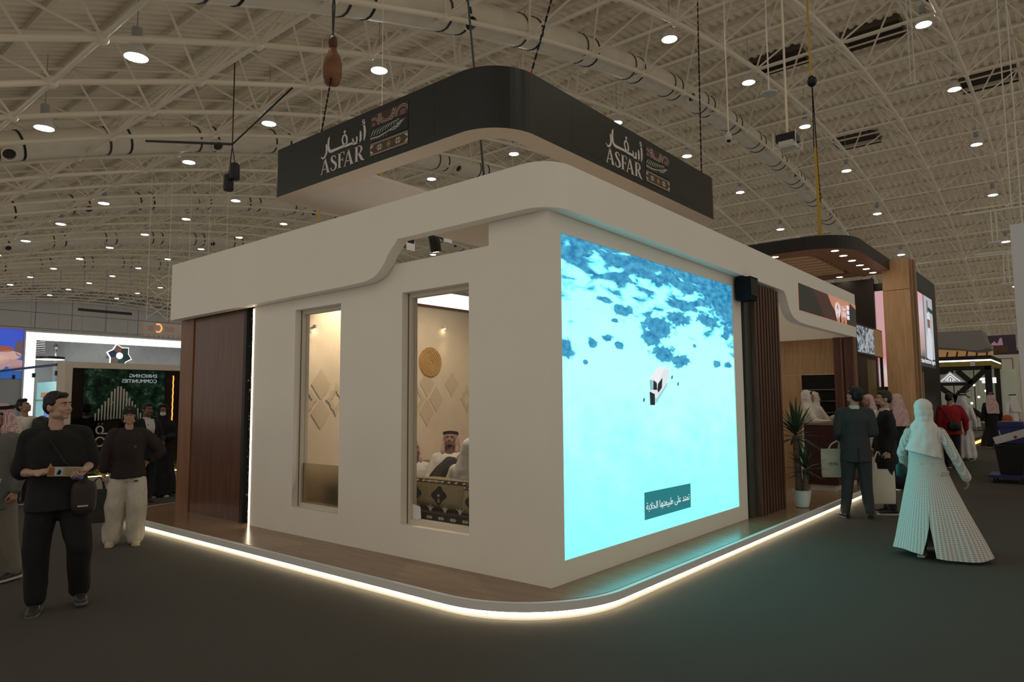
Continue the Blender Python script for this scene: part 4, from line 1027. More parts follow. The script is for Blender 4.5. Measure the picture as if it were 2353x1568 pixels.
for k in range(5):
    x = -15.6+1.05*k; q = MB().box(x, x+.45, .88, .955, 1.78, 1.90); q.build('orange_block', mat('block_orange', (.55, .24, .14), .5, es=.25, ecol=(.6, .25, .15)), pst)
    MB().box(x+.2, x+.75, .90, .955, 1.2, 1.55).build('picture', mat('picture_blue', (.12, .22, .55), .5, es=.35, ecol=(.14, .22, .6), var=.5, scale=5), pst)
# --- white light box portal, plane x = -15
pt = thing('white_light_portal', 'white glowing rectangular portal frame behind the black sign wall', 'light box', (-15, 3, 0))
M_port = mat('portal_light', (1, 1, 1), .5, es=1.7, ecol=(1.0, .98, .95))
MB().box(-15.2, -15.0, .36, 5.6, 3.105, 3.265).build('top_box', M_port, pt)
MB().box(-15.2, -15.0, .36, .565, .0, 3.105).build('side_box', M_port, pt)
m = MB(); m.box(-15.24, -14.98, .33, 5.6, 3.265, 3.30); m.box(-15.24, -14.98, .33, .36, 0, 3.265); m.build('frame', mat('portal_frame', (.55, .54, .52), .5), pt)
M_pgrey = mat('portal_grey', (.52, .53, .52), .6, var=.08, scale=3)
bw = structure('wall_portal', 'pale grey back wall inside the glowing portal', (-16.4, 3, 0))
MB().box(-16.5, -16.4, .4, 7, 0, 3.3).build('wall_face', M_pgrey, bw)
for k in range(14):
    y = 1.75+.30*k
    for j in range(8): MB().prism([(-.15, 0), (0, -.2), (.15, 0), (0, .2)], lambda u, v, w: (-16.4+w, y+u+(.15 if j % 2 else 0), 1.9+.2*j+v), .012 if (k+j) % 2 else .005).build('tile', M_pgrey, bw)
hx = thing('star_emblem', 'dark multicoloured seven cornered emblem with a glowing white outline', 'emblem', (-15.6, 2.56, 2.85))
def star(r, k=.16): return [(r*(1+k*(1 if i % 2 else -1))*cos(2*pi*i/12+.26), r*(1+k*(1 if i % 2 else -1))*sin(2*pi*i/12+.26)) for i in range(12)]
so = star(.245); sc = [(.085*cos(2*pi*i/5+.3), .085*sin(2*pi*i/5+.3)) for i in range(5)]; si = [(.085*cos(2*pi*i/12+.26), .085*sin(2*pi*i/12+.26)) for i in range(12)]
e7 = lambda u, v, w: (-15.6+w, 2.56+u, 2.85+v)
MB().prism([(u*1.10, v*1.10) for u, v in so], lambda u, v, w: e7(u, v, -w), .03).build('outline', mat('emblem_white', (1, 1, 1), .5, es=1.6), hx)
MB().tube((-16.4, 2.56, 2.85), (-15.62, 2.56, 2.85), .03, n=8).build('mount', M_grey, hx)
ec = ((.03, .06, .06), (.04, .05, .05), (.25, .12, .08), (.22, .11, .08), (.02, .04, .08), (.03, .05, .12), (.20, .17, .14), (.22, .19, .16), (.05, .12, .10), (.05, .13, .09), (.03, .06, .06), (.02, .04, .05))
for i in range(12):
    j = (i+1) % 12; MB().prism([so[i], so[j], si[j], si[i]], e7, .02).build('segment', mat('emblem_%d' % i, ec[i], .5), hx)
rl2 = thing('ring_lamp', 'black ring lamp with a white glowing underside hanging inside the portal', 'lamp', (-15.7, 1.06, 2.7))
MB().lathe([(.24, 0), (.30, 0), (.30, .06), (.24, .06), (.24, 0)], (-15.7, 1.06, 2.70), 32, cap=False).build('body', M_black, rl2)
MB().lathe([(.19, -.012), (.292, -.012), (.292, 0), (.19, 0), (.19, -.012)], (-15.7, 1.06, 2.70), 32, cap=False).build('diffuser', M_port, rl2)
for a in (0, 120, 240): MB().tube((-15.7+.27*cos(radians(a)), 1.06+.27*sin(radians(a)), 2.75), (-15.7, 1.06, 3.32), .005, n=4).build('wire', M_grey, rl2)
MB().box(-16.4, -15.2, .36, 5.6, 3.30, 3.36).build('ceiling_board', M_grey, rl2)
vs = thing('slatted_vent', 'striped silver vent in the upper corner of the portal wall', 'vent', (-16.3, .9, 2.95))
for k in range(6): MB().prism([(0, 0), (.42, .06), (.42, .085), (0, .025)], lambda u, v, w: (-16.35+w, .70+u, 2.82+.055*k+v), .05).build('blade', mat('silver', (.6, .6, .6), .25, metal=.9), vs)
sv = thing('silver_vase', 'small silver sculpture standing above the ring lamp', 'sculpture', (-15.9, 1.3, 2.77))
MB().lathe([(.05, 0), (.055, .05), (.03, .10), (.05, .18), (.06, .26), (.035, .34), (.02, .36)], (-16.15, 1.30, 2.76), 12).build('body', mat('silver2', (.55, .55, .55), .2, metal=.9), sv, smooth=True)
MB().tube((-16.15, 1.30, 0), (-16.15, 1.30, 2.77), .05, n=8).build('pedestal', mat('pedestal', (.5, .5, .5), .5), sv)
# --- beach picture screen further left
bs = thing('pebble_screen', 'screen with pink pebbles and blue water at the left edge', 'screen', (-15, -.3, 0))
MB().box(-15.2, -15.02, -2.0, .335, 0, 3.32).build('cabinet', M_grey, bs)
MB().box(-15.02, -15.0, -1.98, .32, 2.2, 3.31).build('display', blur_mat('beach_blue', ((.3, (.05, .22, .42)), (.6, (.02, .10, .34)), (.75, (.03, .10, .50)), (1, (.06, .05, .55))), 'Z', 1.0, .5, .35, -.45), bs)
for (y, z, a, b, c) in ((-.05, 2.85, .20, .07, (.30, .08, .05)), (.05, 2.72, .26, .10, (.55, .33, .30)), (-.15, 2.62, .22, .10, (.62, .38, .32)), (.28, 2.88, .12, .20, (.12, .08, .09)), (.10, 2.55, .30, .09, (.42, .25, .24)), (.22, 2.44, .16, .07, (.30, .19, .20)), (-.2, 2.45, .2, .08, (.38, .24, .24)), (-.25, 2.70, .10, .09, (.65, .05, .03)), (-.35, 2.80, .2, .1, (.45, .25, .2))):
    MB().prism([(a*cos(2*pi*i/16), b*sin(2*pi*i/16)) for i in range(16)], lambda u, v, w: (-15.0+w, min(.32, y+u), z+v), .004).build('pebble_image', emi('pebble_%d_%d' % (y*100, z*100), c), bs)
# --- hanging cream sign and dark banner far behind
hs = thing('cream_hanging_sign', 'cream scalloped hanging sign with a glowing orange ring beyond the walnut entrance', 'sign', (-25, 8, 4.3))
MB().box(-25.2, -24.9, 6.86, 11.5, 4.36, 4.83).build('board', mat('cream_sign', (.50, .42, .34), .6), hs)
for k in range(24): MB().lathe([(.001, 0), (.10, 0), (.10, .28), (.001, .28)], (-25.19, 6.98+.19*k, 4.36), 10, (1, 0, 0)).build('scallop', MATS['cream_sign'], hs)
M_org = mat('sign_orange', (1, .5, .2), .5, es=.9, ecol=(1, .42, .16))
MB().path([(-24.89, 7.42+.13*cos(a*pi/10), 4.62+.16*sin(a*pi/10)) for a in range(-7, 8)], .028, 6).build('glowing_ring', M_org, hs)
for k in range(3): MB().box(-24.9, -24.89, 7.65, 8.05, 4.52+.07*k, 4.545+.07*k).build('text_line', mat('sign_rust', (.55, .28, .16), .6), hs)
for k in range(3): MB().box(-24.9, -24.89, 7.05, 7.25, 4.52+.07*k, 4.545+.07*k).build('text_line', MATS['sign_rust'], hs)
for k in range(6): MB().tube((-25.05, 7.1+.5*k, 4.83), (-25.05, 7.1+.5*k, zl(8)+.6), .007, n=4).build('cable', M_grey, hs)
# lattice hanger of that sign
lt = thing('lattice_hanger', 'thin steel lattice frame above the cream hanging sign', 'rigging', (-25, 9, 5))
for k in range(5):
    y = 7.0+.8*k
    for j in range(3):
        z = 5.0+.62*j; MB().tube((-25.0, y, z), (-25.0, y+.8, z+.62), .012, n=4).build('brace', M_steel, lt); MB().tube((-25.0, y+.8, z), (-25.0, y, z+.62), .012, n=4).build('brace', M_steel, lt)
    MB().tube((-25.0, y, 4.9), (-25.0, y, zl(y)+.6), .009, n=4).build('upright', M_steel, lt)
db = thing('dark_banner', 'long dark banner bar hanging before the panelled end wall', 'banner', (-60, 18, 9.3))
MB().box(-60.1, -60, 15.84, 20.0, 9.30, 9.52).build('bar', mat('banner_dark', (.03, .03, .03), .6), db)
for y in (12.6, 14.5, 16.2, 17.9, 19.7, 21.4): MB().tube((-60.05, y, 7.0), (-60.05, y, zl(y)+.3), .03, n=4).build('cable', M_grey, db)
# low white stands along the far wall
fw = thing('far_white_stand', 'low pale stand row in front of the far end wall', 'stand', (-40, 6, 0))
MB().box(-42, -40, -3, 14, 0, 3.4).build('front', mat('far_pale', (.42, .41, .39), .7), fw)
# ================================================================ RIGHT BACKGROUND
def kx(x23, y=32.0, y0=23.0): return 3.377+(x23-3.377)*(y+4.522)/(y0+4.522)
def kz(z23, y=32.0, y0=23.0): return 1.62+(z23-1.62)*(y+4.522)/(y0+4.522)
pv = thing('black_braced_pavilion', 'black pavilion with crossed braces, a gold band and a glowing roof line', 'pavilion', (-1.5, 34, 0))
xr = kx(.95); Y = 32.0
M_pbl = mat('pavilion_black', (.012, .012, .012), .4); M_gold = mat('pavilion_gold', (.26, .20, .035), .4)
MB().box(-7, xr+.05, Y-.15, 36.5, kz(2.90), kz(3.03)).build('roof_edge', M_pbl, pv)
MB().box(-7, xr+.02, Y-.12, 36.4, kz(2.85), kz(2.90)).build('light_line', mat('pav_led', (1, .95, .8), .5, es=3.5, ecol=(1, .92, .74)), pv)
MB().box(-7, xr+.05, Y-.15, 36.5, kz(2.69), kz(2.85)).build('gold_band', M_gold, pv)
MB().box(kx(.40), kx(.54), Y-.17, Y-.14, kz(2.69), kz(2.86)).build('white_badge', mat('badge', (.55, .50, .42), .5), pv)
for x in (kx(.78), -3.6, -6.8): MB().box(x, x+.24, Y-.1, Y+.15, .25, kz(2.69)).build('post', M_pbl, pv)
MB().box(xr-.22, xr, 35.9, 36.2, .25, kz(2.69)).build('post', M_pbl, pv)
MB().box(-7, xr, Y-.1, Y+.1, kz(2.56), kz(2.69)).build('beam', M_pbl, pv)
MB().box(-7, kx(.25), Y-.1, Y+.1, kz(2.05), kz(2.16)).build('beam', M_pbl, pv)
def brace(x0, z0, x1, z1):
    a, b = V((kx(x0), Y, kz(z0))), V((kx(x1), Y, kz(z1))); d = (b-a); n = V((-d.z, 0, d.x)).normalized()
    MB().obox((a+b)/2, d/2, n*.11, V((0, .09, 0))).build('brace', M_pbl, pv)
for q in ((.0, 2.56, .40, 2.13), (.82, 2.58, -.12, 1.62), (-.58, 2.06, .82, .85), (-.12, 1.62, .30, 1.20), (-.62, 2.5, -.12, 2.56)): brace(*q)
MB().prism([(kx(-.58), kz(2.16)), (kx(.20), kz(2.16)), (kx(-.19), kz(2.54))], lambda u, v, w: (u, Y-.13+w, v), .03).build('triangle_sign', mat('tri_sign', (.42, .42, .43), .4, es=.15, ecol=(.6, .6, .65)), pv)
m = MB(); M_tw = mat('tri_white', (.9, .9, .9), .5, es=.8)
for s in ([(-.19, 2.46, .02), (-.46, 2.20, .02)], [(-.19, 2.46, .02), (.08, 2.20, .02)], [(-.19, 2.38, .02), (-.34, 2.22, .02)], [(-.19, 2.38, .02), (-.04, 2.22, .02)], [(-.26, 2.19, .02), (-.26, 2.27, .02)], [(-.19, 2.19, .02), (-.19, 2.30, .02)], [(-.12, 2.19, .02), (-.12, 2.26, .02)]):
    for q in stroke([(kx(a), kz(b), c*1.4) for a, b, c in s]): m.prism(q, lambda u, v, w: (u, Y-.14+w, v), .01)
m.build('triangle_lines', M_tw, pv)
MB().box(kx(.62)-.02, xr+.06, 33.0, 33.3, 2.3, 2.55).build('side_badge', M_tw, pv)
MB().box(-7, xr, 31.6, 37, 0, .25).build('plinth', M_pbl, pv)
iw = structure('wall_pavilion', 'pale green inner wall of the black pavilion', (-3, 36, .25))
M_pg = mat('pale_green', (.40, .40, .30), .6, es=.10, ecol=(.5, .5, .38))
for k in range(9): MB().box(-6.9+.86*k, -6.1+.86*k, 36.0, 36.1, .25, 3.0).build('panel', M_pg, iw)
MB().box(-7, xr-.25, 36.1, 36.2, .25, 3.0).build('backing', mat('green_joint', (.16, .15, .10), .6), iw)
m = MB(); ML = mat('letter_brown', (.06, .05, .02), .5)
for s in ([(-.08, 1.60, .02), (-.02, 1.88, .02), (.06, 1.64, .02)], [(.13, 1.62, .02), (.13, 1.90, .02)], [(.30, 1.88, .02), (.14, 1.76, .02), (.32, 1.64, .02)]):
    for q in stroke([(kx(a, 35.9), kz(b, 35.9), .05) for a, b, c in s]): m.prism(q, lambda u, v, w: (u, 35.96+w, v), .03)
m.build('lettering', ML, iw)
for k in range(8):
    a = k*.7; x, z = kx(.28+.30*(k % 3)*.6), 1.4+.28*k
    t = thing('pendant_lamp', 'tiny round pendant lamp inside the black pavilion', 'lamp', (x, 33.0+.4*k, z), group='pendant lamps of the black pavilion')
    MB().ball((x, 33.0+.4*k, z), .05, 10, 8).build('globe', mat('pendant_glow', (1, 1, 1), .4, es=5, ecol=(1, .8, .5)), t); MB().tube((x, 33.0+.4*k, z), (x, 33.0+.4*k, kz(2.69)), .006, n=4).build('wire', M_black, t)
# platform of the pavilion with glowing edge, table, fruit bowl
pp = thing('black_platform', 'low black platform edge with an amber glow beside the aisle', 'platform', (-2, 24, 0))
MB().box(-7, .20, 17.8, 31.5, .0, .22).build('base', mat('plat_black', (.02, .018, .016), .3), pp)
MB().box(.20, .235, 17.8, 31.5, .02, .10).build('amber_strip', mat('amber_led', (1, .7, .3), .5, es=1.6, ecol=(1, .55, .18)), pp)
tb = thing('side_table', 'low wooden table with dark legs on the black platform', 'table', (-.2, 22, .22))
MB().box(-.75, .12, 21.6, 22.4, .92, .98).build('table_top', wood('table_wood', (.24, .14, .07), (.34, .20, .10), .4, 3, (1, 6, 6)), tb)
for x in (-.70, .02):
    for y in (21.65, 22.3): MB().box(x, x+.07, y, y+.07, .22, .92).build('leg', M_black, tb)
MB().box(.00, .03, 21.62, 21.63, .3, .85).build('leg_light', mat('leg_glow', (1, .8, .4), .5, es=4, ecol=(1, .7, .3)), tb)
bw2 = thing('fruit_bowl', 'round bowl with an orange on the low wooden table', 'bowl', (-.15, 21.9, .98))
MB().lathe([(.05, 0), (.10, .04), (.15, .12), (.14, .12), (.05, .02)], (-.15, 21.9, .98), 16).build('bowl', mat('bowl_dark', (.10, .06, .04), .4), bw2, smooth='auto')
MB().ball((-.15, 21.9, 1.13), .07, 10, 8).build('orange', mat('orange', (.55, .24, .05), .5), bw2, smooth=True)
for k, (x, y, h) in enumerate(((-1.0, 30.7, .9), (-.05, 31.0, .7))):
    t = thing('potted_palm', 'small dark potted palm %s' % ('under the crossed braces' if k == 0 else 'behind the man in the red headscarf'), 'plant', (x, y, .22))
    MB().lathe([(.12, 0), (.2, .35), (.18, .35), (.001, .30)], (x, y, .22), 12).build('pot', mat('palm_pot', (.20, .13, .10), .7), t, smooth='auto')
    rr_ = random.Random(k)
    for q in range(26):
        a = q*2.4; el = radians(10+70*rr_.random()); d = V((cos(a)*cos(el), sin(a)*cos(el), sin(el))); s = d.cross(V((0, 0, 1))).normalized()*.03; b = V((x, y, .55)); l = h*(.7+.5*rr_.random())
        MB().add([b, b+d*l*.5+s, b+d*l+V((0, 0, -.12)), b+d*l*.5-s], [(0, 1, 2, 3)]).build('leaf', mat('palm_leaf', (.015, .028, .012), .5), t)
# cream tower, tent roof, mountain lights
cw = structure('wall_cream_tower', 'tall cream stand wall with small dark triangles beyond the pavilion', (1, 40, 0))
y0 = 40.0; f = lambda x: kx(x, y0, 28.0); g = lambda z: kz(z, y0, 28.0)
MB().box(f(.55), f(1.40), y0, y0+1.5, 0, g(3.29)).build('wall_face', mat('tower_cream', (.46, .42, .32), .6, es=.05, ecol=(.5, .45, .35)), cw)
for z, s in ((2.15, .14), (1.62, .06), (1.20, .06)): MB().prism([(-s, -s*.7), (s, -s*.7), (0, s*.9)], lambda u, v, w: (f(1.02)+u, y0-.02+w, g(z)+v), .02).build('triangle', ML, cw)
MB().box(f(1.01), f(1.04), y0-.02, y0, g(1.30), g(1.58)).build('bar', ML, cw)
MB().box(f(1.20), f(1.22), y0-.02, y0, .3, g(3.15)).build('groove', ML, cw)
MB().box(f(.75), f(1.2), y0-.02, y0, g(3.13), g(3.15)).build('groove', ML, cw)
rd = thing('russet_screen', 'narrow russet patterned panel at the right edge beyond the cream tower', 'panel', (f(1.5), 41, 0))
MB().box(f(1.44), f(1.56), y0, y0+.3, 0, g(2.9)).build('face', mat('russet', (.14, .05, .02), .5, es=.3, ecol=(.5, .2, .06), var=.8, scale=6), rd)
tn = thing('tent_roof', 'grey sweeping fabric roof over the far stand', 'canopy', (-4, 46, 5))
y1 = 46.0; f1_ = lambda x: kx(x, y1, 28.0); g1 = lambda z: kz(z, y1, 28.0)
MB().prism([(f1_(-1.9), g1(3.78)), (f1_(-1.32), g1(3.70)), (f1_(-.6), g1(3.62)), (f1_(-.12), g1(3.52)), (f1_(.20), g1(3.50)), (f1_(.49), g1(3.58)), (f1_(.40), g1(3.80)), (f1_(.32), g1(4.05)), (f1_(.27), g1(4.29)), (f1_(-1.29), g1(4.31)), (f1_(-1.9), g1(4.3))], lambda u, v, w: (u, y1+w, v), 3.0).build('fabric', mat('tent_grey', (.20, .18, .16), .8), tn, smooth='auto')
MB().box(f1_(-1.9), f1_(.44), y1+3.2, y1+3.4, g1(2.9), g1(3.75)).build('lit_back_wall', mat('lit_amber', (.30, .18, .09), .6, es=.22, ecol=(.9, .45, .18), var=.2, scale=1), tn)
for k in range(7): MB().tube((f1_(-1.3)+.55*k, y1+3.1, g1(2.9)), (f1_(-1.15)+.55*k, y1+3.1, g1(3.6)), .05, n=6).build('strut', M_colw, tn)
mt = thing('mountain_screen', 'dark violet screen with two pale peaks at the far end', 'screen', (f1_(.8), 52, 3))
y2 = 52.0
MB().box(kx(.25, y2, 28), kx(1.35, y2, 28), y2, y2+.3, 0, kz(4.05, y2, 28)).build('backing', mat('violet_dark', (.05, .035, .05), .6), mt)
MB().prism([(kx(.55, y2, 28), kz(3.66, y2, 28)), (kx(.95, y2, 28), kz(3.66, y2, 28)), (kx(.92, y2, 28), kz(3.95, y2, 28)), (kx(.85, y2, 28), kz(3.92, y2, 28)), (kx(.77, y2, 28), kz(3.72, y2, 28)), (kx(.68, y2, 28), kz(3.82, y2, 28)), (kx(.60, y2, 28), kz(3.76, y2, 28))], lambda u, v, w: (u, y2-.03+w, v), .02).build('peaks', mat('peak_violet', (.2, .12, .18), .6, es=.22, ecol=(.6, .35, .5)), mt)
MB().box(kx(.50, y2, 28), kx(1.1, y2, 28), y2-.02, y2, kz(3.36, y2, 28), kz(3.66, y2, 28)).build('brown_field', mat('brown_field', (.09, .045, .025), .6), mt)
# table lamp
tl = thing('table_lamp', 'small table lamp with a glowing cream shade beside the white robed man', 'lamp', (.95, 30, .3))
MB().lathe([(.16, 0), (.12, .22), (.115, .22), (.155, 0)], (1.02, 29.0, 1.03), 18).build('lamp_shade', mat('shade_glow', (.8, .6, .4), .6, es=.7, ecol=(1, .62, .3)), tl, smooth='auto')
MB().tube((1.02, 29.0, .80), (1.02, 29.0, 1.12), .02, n=8).build('stem', M_grey, tl)
MB().box(.72, 1.25, 28.8, 29.3, .76, .80).build('table_top', mat('lamp_table', (.45, .42, .36), .5), tl)
for x in (.75, 1.2): MB().box(x, x+.04, 29.0, 29.04, 0, .76).build('leg', M_grey, tl)
# white partition at the right edge
MB().box(2.50, 2.75, 10.06, 10.2, 0, 4.62).build('wall_white_edge', mat('edge_white', (.56, .53, .50), .6), label='pale partition wall cut by the right edge of the picture', kind='structure')
MB().box(2.75, 4.5, 10.06, 10.2, 0, 4.62).build('wall_white_side', MATS['edge_white'], label='pale partition wall continuing to the right', kind='structure')
# trolley with bin
tr = thing('blue_trolley', 'blue flat platform trolley standing in the aisle', 'trolley', (2.1, 12, 0))
MB().box(1.80, 2.40, 11.65, 12.45, .10, .155).build('deck', mat('trolley_blue', (.022, .026, .10), .5), tr)
for x in (1.88, 2.32):
    for y in (11.75, 12.35):
        w = MB().lathe([(.045, -.018), (.05, -.012), (.05, .012), (.045, .018)], (x, y, .05), 12, (1, 0, 0)).build('caster', M_dark, tr); MB().box(x-.03, x+.03, y-.02, y+.02, .06, .10).build('caster_fork', M_grey, w)
bn = thing('waste_bin', 'tall black tapered bin on the blue trolley', 'bin', (2.15, 12, .155))
MB().ring_loft([[(2.15+sx*w, 12.0+sy*w*.9, z) for sx, sy in ((-1, -1), (1, -1), (1, 1), (-1, 1))] for w, z in ((.175, .155), (.24, .70), (.255, .70), (.255, .735), (.235, .735), (.17, .2))]).build('tub', mat('bin_black', (.008, .008, .008), .45), bn)
ty = thing('cardboard_tray', 'open white carton lying tilted on the black bin', 'carton', (2.2, 12, .74))
a = V((2.2, 12.0, .83)); ax, ay, az = V((.26, .02, .09)), V((0, .22, 0)), V((-.004, 0, .010))
MB().obox(a, ax, ay, az).build('bottom', mat('carton_white', (.48, .46, .42), .7), ty)
for s in (-1, 1):
    MB().obox(a+ay*s+V((-.02, 0, .06)), ax, V((0, .006, 0)), V((-.02, 0, .06))).build('side', MATS['carton_white'], ty)
    MB().obox(a+ax*s+V((-.02, 0, .06)), V((.006, 0, .002)), ay, V((-.02, 0, .06))).build('end', MATS['carton_white'], ty)
MB().lathe([(.001, 0), (.028, .0), (.028, .002), (.001, .002)], a-ay-V((-.05, .008, -.05)), 10, (0, -1, 0)).build('red_seal', mat('seal_red', (.25, .03, .03), .5), ty)
MB().tube(V((2.03, 11.78, .84)), V((2.0, 11.78, 1.0)), .008, n=5).build('flap_edge', MATS['carton_white'], ty)
bb = thing('blue_crate', 'blue crate behind the black bin', 'crate', (2.2, 13, 0))
m = MB(); m.box(1.92, 2.55, 12.72, 12.75, .0, 1.12); m.box(1.92, 2.55, 13.2, 13.23, 0, 1.12); m.box(1.92, 1.95, 12.75, 13.2, 0, 1.12); m.box(2.52, 2.55, 12.75, 13.2, 0, 1.12); m.build('tub', mat('crate_blue', (.02, .025, .10), .5), bb)
MB().box(1.90, 2.57, 12.70, 13.25, 1.04, 1.14).build('rim', MATS['crate_blue'], bb)

# ================================================================ RIGGING ABOVE THE STANDS
def chain(mb, p0, p1, step=.05, r=.011):
    p0, p1 = V(p0), V(p1); d = (p1-p0); n = int(d.length/step); d.normalize(); a = d.orthogonal().normalized(); b = d.cross(a)
    for k in range(n):
        c = p0+d*step*(k+.5); s = a if k % 2 else b; t = b if k % 2 else a
        mb.obox(c, d*step*.62, s*r, t*r*.38)
M_chain = mat('chain_black', (.01, .01, .01), .4, metal=.3); M_rope = mat('sling_green', (.05, .06, .05), .8); M_strap = mat('yellow_strap', (.42, .28, .04), .7)
M_red = mat('hook_red', (.45, .10, .05), .45)
def hoist(P, top, lab, red=True):
    t = thing('hoist_chain', lab, 'chain', P, group='hoist chains of the ring sign')
    m = MB(); chain(m, P, top); m.build('chain', M_chain, t)
    m = MB(); m.ball(V(P)+V((0, 0, .06)), (.04, .04, .07), 10, 8); m.build('hook', M_red, t, smooth=True)
    MB().tube(V(P)-V((0, 0, .06)), V(P)+V((0, 0, .04)), .016, n=6).build('shackle', mat('chrome2', (.6, .6, .6), .25, metal=1), t)
hoist((-.86, .86, 4.90), (.28, 1.33, 9.05), 'black hoist chain with a red hook above the near corner of the ring sign')
hoist((-.95, 5.2, 4.90), (-.93, 5.25, 9.95), 'black hoist chain with a red hook above the far right end of the ring sign')
hoist((-3.92, .45, 4.92), (-4.16, .80, 6.1), 'black hoist chain running up to the brown chain bag', False)
cb = thing('chain_bag', 'brown leather chain bag with its hoist hanging from a sling', 'chain bag', (-4.2, .82, 6.0))
m = MB(); c = V((-4.2, .82, 6.10)); rings = []
for k, (z, rx, ry) in enumerate(((-.22, .03, .03), (-.20, .10, .09), (-.10, .14, .12), (.05, .145, .12), (.16, .12, .10), (.24, .07, .06), (.30, .05, .05))):
    rings.append([c+V((rx*cos(a*pi/7)*(1+.08*sin(a*2)), ry*sin(a*pi/7), z)) for a in range(14)])
m.ring_loft(rings); m.build('bag', mat('bag_leather', (.17, .075, .035), .6, var=.25, scale=8), cb, smooth=True)
m = MB(); m.ball(c+V((0, 0, .38)), (.075, .06, .10), 12, 8); m.build('hoist_body', mat('hoist_brown', (.08, .03, .02), .5), cb, smooth=True)
m = MB(); m.path([c+V((0, 0, .46)), c+V((-.02, 0, .9)), c+V((.10, .10, 2.7))], .012, 5); m.path([c+V((0, 0, .46)), c+V((.03, 0, .9)), c+V((-.10, -.1, 2.7))], .012, 5); m.build('sling', M_rope, cb)
cs = thing('black_cable', 'dark vertical cable behind the near corner of the ring sign', 'cable', (-2.5, 2.0, 4.2))
MB().tube((-2.48, 2.0, 4.2), (-3.05, 2.0, 9.3), .016, n=5).build('cable', M_rope, cs)
ys_ = thing('yellow_sling', 'yellow lifting strap with a black chain hoist above the black canopy', 'strap', (-.6, 10.0, 4.74))
MB().box(-.635, -.565, 9.995, 10.005, 4.74, 6.75).build('strap', M_strap, ys_)
m = MB(); chain(m, (-.56, 10.0, 5.6), (-.62, 10.0, 8.1)); chain(m, (-.64, 10.0, 6.75), (-.62, 10.0, 8.1)); m.build('chain', M_chain, ys_)
MB().ball((-.62, 10.0, 8.17), (.10, .10, .12), 12, 8).build('hoist_body', M_black, ys_, smooth=True)
MB().box(-.66, -.62, 9.995, 10.005, 8.28, zl(10)+.3).build('upper_strap', M_strap, ys_)
for k, (P, zt) in enumerate((((-5.82, 3.0, 5.2), 9.3), ((-9.1, 4.0, 5.5), 9.6))):
    t = thing('roof_strap', 'short yellow strap %s the ring sign' % ('seen inside' if k == 0 else 'hanging behind the left end of'), 'strap', P)
    MB().box(P[0]-.03, P[0]+.03, P[1]-.005, P[1]+.005, P[2], P[2]+.9).build('webbing', M_strap, t)
    MB().tube((P[0], P[1], P[2]+.9), (P[0], P[1], zt), .006, n=5).build('wire', M_steel, t)
# pair of black spot cans on a boom, left of the ring
sp = thing('hanging_spot_pair', 'pair of black cylinder spots hanging on cables left of the ring sign', 'spotlight', (-11.0, 3.0, 6.3))
for dx, dz in ((-.12, -.06), (.14, .14)):
    c = V((-11.0+dx, 3.0, 6.60+dz)); MB().lathe([(.10, -.18), (.11, -.16), (.11, .16), (.09, .18), (.04, .20)], c, 14).build('can', M_black, sp, smooth='auto')
    MB().tube(c+V((0, 0, .18)), V((-11.0, 3.0, 7.35)), .012, n=5).build('cable', M_black, sp)
MB().tube((-11.0, 3.0, 7.35), (-11.0, 3.0, 9.3), .014, n=5).build('drop_cable', M_black, sp)
MB().tube((-11.0, 3.0, 7.4), (-13.6, 2.2, 7.9), .028, n=6).build('boom', M_black, sp)
MB().tube((-11.0, 3.0, 7.4), (-9.6, 3.6, 8.5), .02, n=6).build('boom', M_black, sp)
# projector cage, dome cameras
pj = thing('projector_cage', 'projector in a pale wire cage hanging over the aisle', 'projector', (-1.78, 12.0, 7.5))
c = V((-1.78, 12.0, 7.75))
MB().box(c.x-.22, c.x+.22, c.y-.2, c.y+.2, c.z-.02, c.z+.16).build('body', M_black, pj)
MB().box(c.x-.16, c.x+.18, c.y-.2, c.y+.14, c.z-.14, c.z-.02).build('projector', mat('projector_white', (.5, .48, .42), .5), pj)
for sx in (-.26, .26):
    for sy in (-.24, .24):
        MB().tube(c+V((sx, sy, -.18)), c+V((sx, sy, .2)), .010, n=5).build('cage_bar', M_steel, pj)
    MB().tube(c+V((sx, -.24, -.18)), c+V((sx, .24, -.18)), .010, n=5).build('cage_bar', M_steel, pj)
for sy in (-.24, .24): MB().tube(c+V((-.26, sy, -.18)), c+V((.26, sy, -.18)), .010, n=5).build('cage_bar', M_steel, pj)
MB().tube(c+V((0, 0, .2)), (c.x, c.y, zl(c.y)+.3), .03, n=6).build('drop_pole', M_steel, pj)
for k, (P, lab) in enumerate((((-3.22, 12.0, 8.3), 'small white dome camera hanging under the fat duct'), ((-2.17, 12.0, 9.07), 'flat round white sensor on a thin pole under the roof'))):
    t = thing('dome_camera' if k == 0 else 'ceiling_sensor', lab, 'camera' if k == 0 else 'sensor', P); P = V(P)
    MB().tube(P, (P.x, P.y, zl(P.y)+.3), .018, n=5).build('pole', M_steel, t)
    if k == 0: MB().ball(P-V((0, 0, .05)), (.08, .08, .12), 12, 8).build('housing', mat('cam_white', (.5, .48, .43), .4), t, smooth=True); MB().ball(P-V((0, 0, .14)), .055, 10, 8).build('dome', M_black, t, smooth=True)
    else: MB().lathe([(.001, -.03), (.2, -.02), (.2, .02), (.001, .03)], P, 16).build('disc', MATS['cam_white'], t)
